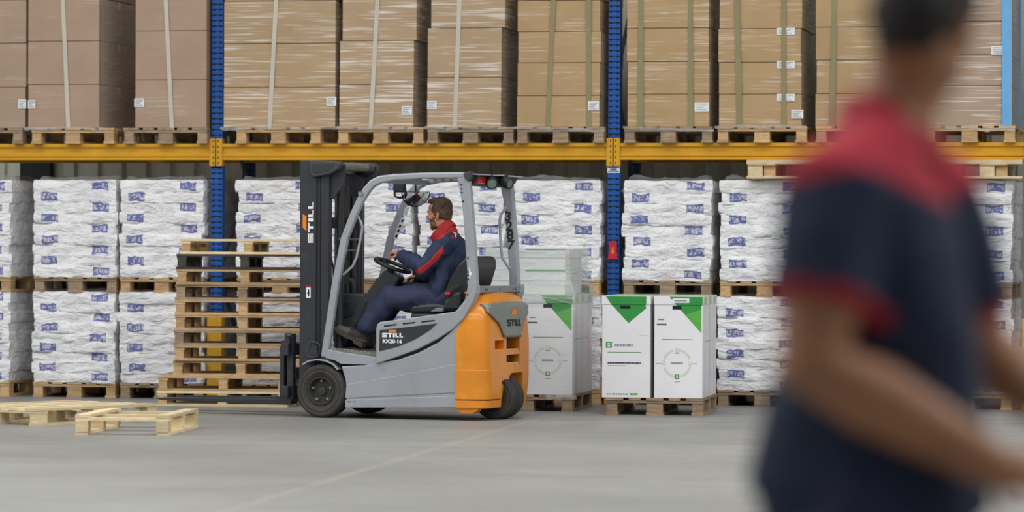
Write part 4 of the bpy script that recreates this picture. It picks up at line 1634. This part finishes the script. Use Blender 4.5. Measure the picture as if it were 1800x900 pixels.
def rear_x(z, w):
    h_ = plan(z)
    for (x0, y0), (x1, y1) in zip(h_, h_[1:]):
        if y1 <= abs(w) <= y0:
            f = (abs(w) - y1) / max(1e-6, y0 - y1)
            return x1 + (x0 - x1) * f
    return h_[-1][0]


# badge plate, bent round the rear face
N, J = 24, 10
vs = []
for j in range(J + 1):
    g = j / J
    for i in range(N + 1):
        w = -.46 + .92 * i / N
        wa = abs(w)
        zb_ = .665 if wa < .19 else (.665 + (wa - .19) / .07 * .11 if wa < .26 else .775 + (wa - .26) / .20 * .10)
        zt = .955 - .02 * (wa / .46) ** 2
        z = zb_ + (zt - zb_) * g
        for off in (0, 1):
            pass
        vs.append((rear_x(z, w) + .012, w, z))
fs = [(j * (N + 1) + i, j * (N + 1) + i + 1, (j + 1) * (N + 1) + i + 1, (j + 1) * (N + 1) + i) for j in range(J) for i in range(N)]
po = MB().add(vs, fs).obj('badge_plate', ['plate'], cwo, smooth=60)
po['label'] = 'grey badge plate with dark lettering'
sm_ = po.modifiers.new('thick', 'SOLIDIFY')
sm_.thickness = .014
sm_.offset = 0
for w, z in ((-.42, .915), (.42, .915), (-.16, .69), (.16, .69)):
    MB().lathe([(.012, -.004), (.012, .004), (.001, .004)], 10).move(Matrix.Translation((rear_x(z, w) + .022, w, z)) @ Matrix.Rotation(-math.pi / 2, 4, 'Z')).obj('badge_bolt', ['steel'], po)
zc = .785
wordmark(cwo, face_m((rear_x(zc, .02) + .0215, .02, zc), (0, 1, 0), (0, 0, 1)), .30, .055, 'black_print', 'badge_wordmark')
zc = .868
slant(cwo, face_m((rear_x(zc, .03) + .0215, .03, zc), (0, 1, 0), (0, 0, 1)), .12, .042, 'badge_slant')
hs = MB()
for u0, u1, v0, v1 in ((879, 889, 671.5, 675), (881, 887, 669, 671), (886, 890, 668, 670)):
    pts = []
    for u, v in ((u0, v1), (u1, v1), (u1, v0), (u0, v0)):
        best = min((i * .002 for i in range(60, 264)), key=lambda w: abs(P(u, v, -w).x - rear_x(.3, w)))
        z = P(u, v, -best).z
        pts.append((rear_x(z, best) + .004, -best - .003, z))
    hs.add(pts, [(0, 1, 2, 3)])
hs.obj('black_emblem', ['black_print'], cwo)

# ------------------------------------------------------------------ the tall pallet stack beyond the forks
rng = random.Random(3)
SF = Frame(-.054, -1.653, 5.8)
z = 0.0
for i in range(11):
    wd = {9: 'wood_dark', 10: 'wood_new', 0: 'wood_new', 1: 'wood_mid'}.get(i, ('wood_mid', 'wood_old', 'wood_mid')[i % 3])
    left = (0, .005, .145, .15, .15, .155, .155, .16, .165, .165, .205)[i]
    ln = 1.16 if i < 2 else 1.2
    v = SF.o + Matrix.Rotation(SF.a, 3, 'Z') @ Vector((left + ln / 2, .40 + rng.uniform(-.012, .012), 0))
    lab = {0: 'pale bottom pallet of the tall stack left of the forklift', 10: 'pale topmost pallet of the tall stack',
           9: 'dark stained pallet, second from the top of the tall stack'}.get(i, f'wooden pallet, {ORD[i]} from the bottom of the tall stack')
    pallet('wooden_pallet', wd, lab, 'pallets in the tall stack', (v.x, v.y, z), SF.a - math.pi / 2 + R(rng.uniform(-1.2, 1.2)), h=.1325, wx=.80, ly=ln,
           woodb=('wood_mid' if i in (0, 10) else None), bl=.095)
    z += .133


# ================================================================== people
def head_shapes(mb, m):
    """skull, face, nose, lips and ears; x forward, y left, z up, origin between the ears"""
    k = MB()
    k.ball((-.016, 0, .034), (.098, .077, .092), 20, 14)
    k.ball((.038, 0, .050), (.053, .064, .055), 16, 12)
    k.ball((.032, 0, -.010), (.062, .066, .088), 18, 12)
    k.ball((.030, 0, -.066), (.056, .055, .050), 16, 10)
    k.ball((.063, 0, -.102), (.027, .026, .022), 12, 8)
    for s in (-1, 1):
        k.ball((.016, s * .046, -.080), (.046, .016, .026), 12, 8)
        k.ball((.062, s * .040, -.024), (.026, .022, .022), 12, 8)
        k.tube([(.082, s * .048, .022), (.090, s * .026, .027), (.092, s * .006, .022)], .008, 8)
        k.ball((.091, s * .011, -.034), (.010, .008, .007), 8, 6)
        k.ball((.080, s * .033, .010), (.013, .016, .007), 10, 6)
        # ear: a shell with a raised rim
        e = Matrix.Translation((-.008, s * .078, -.010)) @ Matrix.Rotation(s * R(-18), 4, 'Z') @ Matrix.Rotation(R(-10), 4, 'Y')
        x = MB()
        x.ball((0, 0, 0), (.019, .007, .031), 12, 8)
        x.tube([(.012, s * .004, -.024), (-.006, s * .007, -.026), (-.019, s * .008, -.006), (-.020, s * .009, .014), (-.008, s * .008, .030), (.010, s * .005, .026)], .0055, 8)
        x.move(e @ Matrix.Scale(.9, 4))
        k.add(x.v, x.f)
    k.tube([(.090, 0, .020), (.096, 0, .004), (.104, 0, -.016), (.107, 0, -.027)], [.007, .008, .010, .011], 10)
    k.ball((.104, 0, -.029), (.012, .012, .010), 10, 8)
    k.ball((.084, 0, -.056), (.014, .026, .007), 10, 6)
    k.ball((.081, 0, -.069), (.014, .023, .008), 10, 6)
    k.move(m)
    mb.add(k.v, k.f)


def head_eyes(parent, m):
    for s in (-1, 1):
        e = MB().ball((.0785, s * .032, .001), .0115, 12, 8)
        e.ball((.0850, s * .033, .001), (.0062, .0066, .0066), 10, 6, 1)
        e.move(m)
        e.obj('eye', ['eye', 'hair_dark'], parent, smooth=80)
        b = MB().tube([(.084, s * .050, .022), (.094, s * .032, .031), (.096, s * .013, .028)], [.003, .005, .004], 8)
        b.move(m)
        b.obj('eyebrow', ['hair'], parent, smooth=60)


def paint(me, mats, fn):
    for x in mats:
        me.materials.append(M[x])
    for p in me.polygons:
        p.material_index = fn(p.center, p.normal)


def wrinkle(me, amp, scale, seed, amp2=0, scale2=1):
    off = Vector((seed, seed * 1.7, 3))
    nn = [v.normal.copy() for v in me.vertices]
    for v, n in zip(me.vertices, nn):
        p = v.co
        k = noise.noise(p * scale + off) * amp
        if amp2:
            q = Vector((p.x, p.y, p.z * .45)) * scale2
            k += (1 - 2 * abs(noise.noise(q + off))) * amp2
        v.co = p + n * k


def hand_shapes(mb, wrist, fwd, palm, grip, side=1, r=.0088, curl=1.0):
    """palm and five fingers; fwd from the wrist, palm = the way the palm faces, grip = radius held"""
    f = Vector(fwd).normalized()
    pn = Vector(palm)
    pn = (pn - f * pn.dot(f)).normalized()
    ac = f.cross(pn) * side                       # towards the thumb
    w = Vector(wrist)
    mb.limb([w, w + f * .03, w + f * .085], [(.026, .019), (.035, .016), (.040, .014)], 12, up=pn)
    for i, (o, ln, rr) in enumerate(((.030, .072, 1.0), (.010, .082, 1.04), (-.011, .076, 1.0), (-.031, .060, .88))):
        b = w + f * (.082 - .004 * abs(i - 1)) + ac * o
        d1 = (f * math.cos(.5 * curl) + pn * math.sin(.5 * curl))
        d2 = (f * math.cos(1.45 * curl) + pn * math.sin(1.45 * curl))
        d3 = (f * math.cos(2.5 * curl) + pn * math.sin(2.5 * curl))
        p1 = b + d1 * ln * .46
        p2 = p1 + d2 * ln * .32
        p3 = p2 + d3 * ln * .24
        mb.limb([b - f * .02, b, p1, p2, p3], [r * rr * 1.1, r * rr * 1.08, r * rr, r * rr * .93, r * rr * .82], 8)
    t0 = w + f * .028 + ac * .030
    t1 = t0 + (f * .55 + ac * .6 + pn * .5).normalized() * .042
    t2 = t1 + (f * .8 + pn * .55 - ac * .1).normalized() * .032
    mb.limb([w + f * .015 + ac * .016, t0, t1, t2], [r * 1.5, r * 1.4, r * 1.15, r * .95], 8)


# ------------------------------------------------------------------ the driver
HM = (Matrix.Translation(P(772, 377, .0)) @ Matrix.Rotation(math.pi + R(6), 4, 'Z') @ Matrix.Rotation(R(4), 4, 'Y')
      @ Matrix.Diagonal((.94, 1, 1.02, 1)))
body = MB()
head_shapes(body, HM)
neck0, neck1 = HM @ Vector((-.028, 0, -.065)), P(790, 413, 0)
body.limb([neck0, neck1], [(.056, .058), .062], 16)
hip, mid, chest = P(783, 525, 0), P(789, 490, 0), P(790, 445, 0)
body.limb([hip, mid, chest, P(789, 420, 0)], [(.15, .11), (.15, .10), (.17, .10), (.13, .08)], 16, up=(1, 0, 0))
SH = {-1: P(786, 426, -.19), 1: P(786, 426, .19)}
EL = {-1: P(744, 470, -.25), 1: P(752, 486, .27)}
WR_ = {-1: P(707, 449, -.135), 1: P(738, 486, .26)}
HP = {-1: P(780, 527, -.10), 1: P(780, 527, .10)}
KN = {-1: P(683, 522, -.19), 1: P(692, 516, .16)}
AN = {-1: P(644, 580, -.215), 1: P(655, 592, .15)}
for s in (-1, 1):
    body.limb([SH[s], EL[s], WR_[s]], [.05, .042, .028], 12)
    body.limb([HP[s], KN[s], AN[s]], [.075, .055, .04], 12)
kw = FF  # hand on the wheel knob
hd = P(691, 441, -.12) - WR_[-1]
hand_shapes(body, WR_[-1] - hd.normalized() * .012, hd, (-.45, .25, -1), .02, 1, .0095, .95)
hand_shapes(body, WR_[1], P(728, 487, .26) - WR_[1], (-.2, 0, -1), .02, -1, .0095, .9)
bm_ = fuse(body, .0048, 3)
iHM = HM.inverted()


def skin_fn(c, n):
    q = iHM @ c
    if q.length < .2 and -.125 < q.z < -.012:
        jaw = q.x < .075 + .02 * (q.z < -.085) and q.x > .012 and q.z < -.018 - .55 * max(0, q.x - .03)
        lip = q.x > .07 and abs(q.y) < .035 and -.075 < q.z < -.048
        if (jaw and q.z > -.125 and abs(q.y) > .0) or (q.x >= .06 and q.z < -.078):
            if not lip:
                return 1
        if q.x > .078 and -.050 < q.z < -.040 and abs(q.y) < .03:
            return 1
    return 0


paint(bm_, ['skin', 'beard'], skin_fn)
drv = link('person', bm_)
drv.location, drv.rotation_euler = FF.o, (0, 0, FF.a)
tag(drv, 'person in navy and red work jacket seated in the forklift, steering', 'person')
head_eyes(drv, HM)
# hair: short at the sides, swept longer on top
h = MB()
h.ball((-.026, 0, .064), (.098, .076, .077), 20, 14)
h.ball((-.052, 0, .020), (.070, .076, .086), 18, 12)
h.ball((-.070, 0, -.022), (.042, .060, .050), 14, 10)
h.ball((.036, 0, .112), (.050, .060, .028), 14, 10)
h.ball((.066, .0, .110), (.024, .050, .018), 12, 8)
for s in (-1, 1):
    h.ball((-.004, s * .063, .042), (.054, .022, .048), 12, 8)
    h.ball((-.034, s * .058, .002), (.040, .022, .040), 12, 8)
    h.tube([(.022, s * .064, .040), (.020, s * .067, .012), (.018, s * .066, -.010)], [.012, .009, .006], 8)
h.move(HM)
hm = fuse(h, .0045, 2)
for v in hm.vertices:
    q = iHM @ v.co
    k = noise.noise(Vector((q.x * 18, q.y * 75, q.z * 40))) * .0042 + noise.noise(Vector((q.x * 60, q.y * 160, q.z * 90))) * .0022
    v.co = v.co + v.normal * k
paint(hm, ['hair'], lambda c, n: 0)
link('hair', hm, drv)
q = HM @ Vector((.008, .088, -.040))
MB().ball(q, .0055, 8, 6).tube([q, q + Vector((0, 0, -.018))], .0028, 6).obj('ear_bud', ['white_logo'], drv, smooth=60)

# jacket
j = MB()
j.limb([P(777, 536, 0), P(783, 505, 0), P(790, 470, 0), P(791, 445, 0), P(790, 424, 0), P(789, 411, 0)],
       [(.205, .135), (.195, .125), (.20, .125), (.21, .122), (.19, .105), (.085, .075)], 22, up=(1, 0, 0))
# jacket front hangs open towards the lap
j.limb([P(782, 455, -.15), P(776, 490, -.17), P(765, 532, -.17)], [.06, .06, .055], 10)
for s in (-1, 1):
    cuff = WR_[s] + (EL[s] - WR_[s]).normalized() * .012
    j.limb([P(789, 424, s * .12), SH[s], SH[s] + (EL[s] - SH[s]) * .5, EL[s], EL[s] + (WR_[s] - EL[s]) * .5, cuff],
           [.080, .085, .077, .072, .064, .050], 16)
jm = fuse(j, .0055, 4)
wrinkle(jm, .007, 9, 4.2, .009, 15)
redp = XZ([(762, 372), (795, 385), (800, 394), (813, 396), (818, 400), (800, 401), (787, 405), (785, 415), (780, 420), (768, 421), (757, 416), (752, 416)], -.22)
redf = XZ([(776, 433), (779, 440), (769, 456), (752, 473), (738, 484), (720, 482), (726, 477), (741, 471), (757, 458)], -.29)


def jacket_fn(c, n):
    if inside((c.x, c.z), redp) and abs(c.y) < .30:
        return 1
    if abs(c.y) > .17 and inside((c.x, c.z), redf):
        return 1
    return 0


paint(jm, ['navy', 'red_cloth'], jacket_fn)
jo = link('jacket', jm, drv)
# stand-up collar, open towards the throat
n = 28
ringv = []
cb, cf_ = P(789, 384, 0), P(757, 419, 0)
cc, cd_ = (cb + cf_) / 2, (cf_ - cb)
hl_ = cd_.length / 2
cd_.normalize()
cu_ = Vector((-cd_.z, 0, cd_.x))
cu_ = cu_ if cu_.x > 0 else -cu_
for k in range(n):
    q = 2 * math.pi * k / n
    for dn, ra, rb in ((.075, .006, .085), (.035, .006, .078), (0, .0, .070), (.0, -.008, .062), (.03, -.008, .066)):
        ringv.append(cc + cd_ * (math.cos(q) * (hl_ + ra)) + Vector((0, 1, 0)) * (math.sin(q) * rb) + cu_ * dn)
fs = [(k * 5 + a, ((k + 1) % n) * 5 + a, ((k + 1) % n) * 5 + a + 1, k * 5 + a + 1) for k in range(n) for a in range(4)]
MB().add(ringv, fs).obj('collar', ['red_cloth'], jo, smooth=60)
# logo on the back of the shoulder
bvh = BVHTree.FromPolygons([v.co for v in jm.vertices], [tuple(p.vertices) for p in jm.polygons])


def snap(u, v, dirn=Vector((.25, 1, .12)), off=.004):
    p = P(u, v, -.6)
    d = (P(u, v, .2) - p).normalized()
    hit = bvh.ray_cast(p, d)
    return (hit[0] + hit[1] * off) if hit[0] else P(u, v, -.25)


def patch(name, polys, mat):
    mb = MB()
    for poly in polys:
        c = [snap(u, v) for u, v in poly]
        mb.add(c, [tuple(range(len(c)))])
    o = mb.obj(name, [mat], jo)
    s = o.modifiers.new('t', 'SOLIDIFY')
    s.thickness = .002
    return o


patch('white_chevron', [[(795, 407.5), (800, 409), (802.5, 412), (800.3, 412.4)], [(800.3, 412.2), (802.6, 412), (801.4, 417.5), (798.8, 416.5)]], 'white_logo')
patch('red_chevron', [[(795.5, 412), (797.8, 411.6), (794.4, 418), (791.8, 419)], [(791.8, 418), (801, 418.4), (802, 420.6), (791.5, 420)]], 'red_cloth')
# trousers
tr = MB()
tr.limb([P(785, 520, 0), P(780, 532, 0)], [(.17, .115), (.18, .11)], 18, up=(1, 0, 0))
for s in (-1, 1):
    tr.limb([HP[s], HP[s] + (KN[s] - HP[s]) * .5, KN[s] + Vector((.02, 0, -.01)), KN[s] + (AN[s] - KN[s]) * .45, AN[s] + Vector((.012, 0, .03))],
            [.115, .112, .102, .092, .078], 18)
tm = fuse(tr, .0075, 3)
wrinkle(tm, .010, 9, 8.8, .010, 14)
paint(tm, ['navy_trouser'], lambda c, n: 0)
to = link('trousers', tm, drv)
# boots
for s in (-1, 1):
    heel, toe = P(634, 605, -.22), P(589, 582, -.22)
    if s > 0:
        heel, toe = P(648, 611, .15), P(606, 602, .15)
    d = (toe - heel).normalized()
    up = Vector((0, 1, 0)).cross(d)
    up = up if up.z > 0 else -up
    b = MB()
    L_ = (toe - heel).length
    b.limb([heel + up * .045, heel + d * L_ * .35 + up * .045, heel + d * L_ * .7 + up * .036, toe - d * .03 + up * .034],
           [(.042, .05), (.046, .052), (.048, .042), (.042, .034)], 14, up=up)
    b.limb([heel + up * .04 + d * .03, AN[s] + up * .02], [(.045, .052), (.05, .052)], 14)
    bm2 = fuse(b, .005, 2)
    wrinkle(bm2, .002, 30, 2)
    top = heel + up * .06

    def boot_fn(c, n, heel=heel, d=d, up=up, L_=L_):
        f = (c - heel).dot(d) / L_
        g = (c - heel).dot(up)
        return 1 if f < .48 and g > .035 + .05 * max(0, .2 - f) else 0
    paint(bm2, ['boot', 'boot_dark'], boot_fn)
    bo = link('boot', bm2, drv)
    so = MB()
    outl = [(-.035, -.02), (-.03, .018), (L_ * .3, .014), (L_ * .34, .022), (L_ * .8, .020), (L_ + .005, .036), (L_ + .012, .020), (L_ * .85, -.004), (L_ * .42, -.006), (L_ * .36, .002), (L_ * .22, .0), (L_ * .20, -.014)]
    pts = [heel + d * a_ + up * b_ for a_, b_ in outl]
    yc = heel.y
    so.prism([(p.x, p.z) for p in pts], yc - .046, yc + .046)
    so.obj('boot_sole', ['sole'], bo, bevel=.006)
    lc = MB()
    for k in range(5):
        c = heel + d * (L_ * (.42 + .07 * k)) + up * (.100 - .008 * k)
        lc.tube([c + Vector((0, -.034, -.012)), c + Vector((0, 0, .004)), c + Vector((0, .034, -.012))], .0042, 6)
    lc.obj('bootlace', ['navy'], bo, smooth=60)

# ------------------------------------------------------------------ the near man
MD = 6.6
fw, rt = Vector((-math.sin(YAW), math.cos(YAW), 0)), Vector((math.cos(YAW), math.sin(YAW), 0))
MO = CAM + fw * MD + rt * ((1530 - 900) / FPX * MD)
MO.z = 0


def Q(u, v, y=0.0):
    d = MD + y
    return Vector(((u - 900) / FPX * d - (1530 - 900) / FPX * MD, y, CAM.z - (v - 450) / FPX * d))


HQ = Matrix.Translation(Q(1627, 42, .02)) @ Matrix.Rotation(R(56), 4, 'Z') @ Matrix.Rotation(R(8), 4, 'Y') @ Matrix.Diagonal((1.02, 1.02, 1.04, 1))
b = MB()
head_shapes(b, HQ)
b.limb([HQ @ Vector((-.03, 0, -.05)), Q(1598, 130, .02), Q(1575, 200, .01), Q(1560, 250, 0)], [.072, .074, .074, .09], 18)
b.limb([Q(1540, 860), Q(1545, 700), Q(1545, 560), Q(1545, 430), Q(1545, 330), Q(1550, 270)],
       [(.15, .17), (.15, .15), (.16, .13), (.17, .115), (.15, .09), (.09, .07)], 20, up=(1, 0, 0))
MS = {-1: Q(1474, 345, -.16), 1: Q(1630, 345, .17)}
ME = {-1: Q(1430, 640, -.24), 1: Q(1715, 610, .24)}
MW = {-1: Q(1735, 808, -.20), 1: Q(1835, 705, .16)}
for s in (-1, 1):
    b.limb([MS[s], MS[s] + (ME[s] - MS[s]) * .55, ME[s], ME[s] + (MW[s] - ME[s]) * .35, MW[s]], [.078, .078, .068, .068, .043], 16)
    hd = (MW[s] - ME[s]).normalized()
    hand_shapes(b, MW[s], hd + Vector((.25, 0, .15 if s < 0 else 0)), (0, .5 * -s + .6, -.5), .02, s, .0098, .6)
hx = Q(1530, 870).x
for s in (-1, 1):
    b.limb([Vector((hx + .02 * s, s * .10, .93)), Vector((.03 + .14 * s, s * .11, .50)), Vector((-.04 + .20 * s, s * .11, .10))], [.10, .062, .045], 14)
bm3 = fuse(b, .0065, 3)
paint(bm3, ['skin_man'], lambda c, n: 0)
man = link('person', bm3)
man.location, man.rotation_euler = MO, (0, 0, YAW)
tag(man, 'dark haired person in navy polo shirt with red shoulders, close to the camera', 'person')
head_eyes(man, HQ)
h = MB()
h.ball((-.020, 0, .055), (.106, .086, .088), 20, 14)
h.ball((-.050, 0, .012), (.076, .083, .082), 18, 12)
h.ball((-.068, 0, -.034), (.046, .068, .044), 14, 10)
h.ball((.050, 0, .102), (.052, .066, .034), 14, 10)
for s in (-1, 1):
    h.ball((.012, s * .066, .040), (.050, .021, .042), 12, 8)
h.move(HQ)
hm = fuse(h, .006, 2)
wrinkle(hm, .004, 40, 3)
paint(hm, ['hair_dark'], lambda c, n: 0)
link('hair', hm, man)
# polo shirt
sh = MB()
sh.limb([Q(1528, 880), Q(1540, 760), Q(1546, 660), Q(1552, 560), Q(1548, 450), Q(1538, 370), Q(1535, 310), Q(1545, 250), Q(1562, 222)],
        [(.218, .20), (.198, .19), (.182, .19), (.162, .20), (.148, .215), (.13, .215), (.11, .19), (.085, .12), (.07, .072)], 24, up=(0, 1, 0))
HEM = {}
for s in (-1, 1):
    e = MS[s] + (ME[s] - MS[s]) * (.66 if s < 0 else .78)
    HEM[s] = e
    sh.limb([Q(1540, 285, s * .06), MS[s] + Vector((.0, 0, .0)), MS[s] + (ME[s] - MS[s]) * .35], [.085, .100, .102], 18)
    sh.tube([MS[s] + (ME[s] - MS[s]) * .2, MS[s] + (ME[s] - MS[s]) * .4, e], [.092, .100, .100 if s < 0 else .086], 20)
sm3 = fuse(sh, .009, 4)
wrinkle(sm3, .008, 6, 1.7, .005, 10)


def polo_fn(c, n):
    # red yoke over the shoulders, red edge round the sleeve hems
    for s in (-1, 1):
        ax = (ME[s] - MS[s]).normalized()
        f = (c - MS[s]).dot(ax)
        rr = (c - MS[s] - ax * f).length
        if rr < .125 and c.y * s > .05 and abs(f - (HEM[s] - MS[s]).length) < .014:
            return 2
    u = c.x / MD * FPX + 1530
    v = 450 - (c.z - CAM.z) / MD * FPX
    if c.y < .05:
        edge = 318 if u < 1440 else (302 + (u - 1480) ** 2 / 260 if u < 1570 else 334 + (u - 1570) * .35)
        if u < 1480:
            edge = 302 + (1480 - u) * .22
    else:
        edge = 330
    return 1 if v < edge else 0


paint(sm3, ['navy_polo', 'red_polo', 'red_polo'], polo_fn)
so_ = link('polo_shirt', sm3, man)
cl = MB()
n = 28
ringv = []
cc = Q(1572, 196, .01)
for k in range(n):
    q = 2 * math.pi * k / n
    for zz, rr in ((-.05, .108), (-.022, .092), (-.006, .084), (-.014, .078), (-.04, .080)):
        ringv.append(cc + Vector((rr * math.cos(q), rr * math.sin(q), zz - .50 * rr * math.cos(q))))
fs = [(k * 5 + a, ((k + 1) % n) * 5 + a, ((k + 1) % n) * 5 + a + 1, k * 5 + a + 1) for k in range(n) for a in range(4)]
MB().add(ringv, fs).obj('collar', ['red_polo'], so_, smooth=60)
tr = MB()
tr.limb([Vector((hx, 0, .98)), Vector((hx + .0, 0, .86))], [(.165, .17), (.16, .165)], 18, up=(0, 1, 0))
for s in (-1, 1):
    tr.limb([Vector((hx + .02 * s, s * .09, .90)), Vector((.03 + .14 * s, s * .11, .50)), Vector((-.04 + .20 * s, s * .11, .10))], [.12, .088, .075], 16)
tm = fuse(tr, .010, 3)
wrinkle(tm, .006, 8, 2.2)
paint(tm, ['navy_trouser'], lambda c, n: 0)
link('trousers', tm, man)
for s in (-1, 1):
    c = Vector((-.04 + .20 * s, s * .11, 0))
    bt = MB().limb([c + Vector((-.05, 0, .045)), c + Vector((.09, 0, .045)), c + Vector((.17, 0, .036))], [(.042, .044), (.046, .044), (.04, .034)], 14, up=(0, 0, 1))
    bt.limb([c + Vector((-.02, 0, .05)), c + Vector((0, 0, .13))], [.045, .05], 12)
    bm4 = fuse(bt, .007, 2)
    paint(bm4, ['boot_dark'], lambda c, n: 0)
    link('boot', bm4, man)
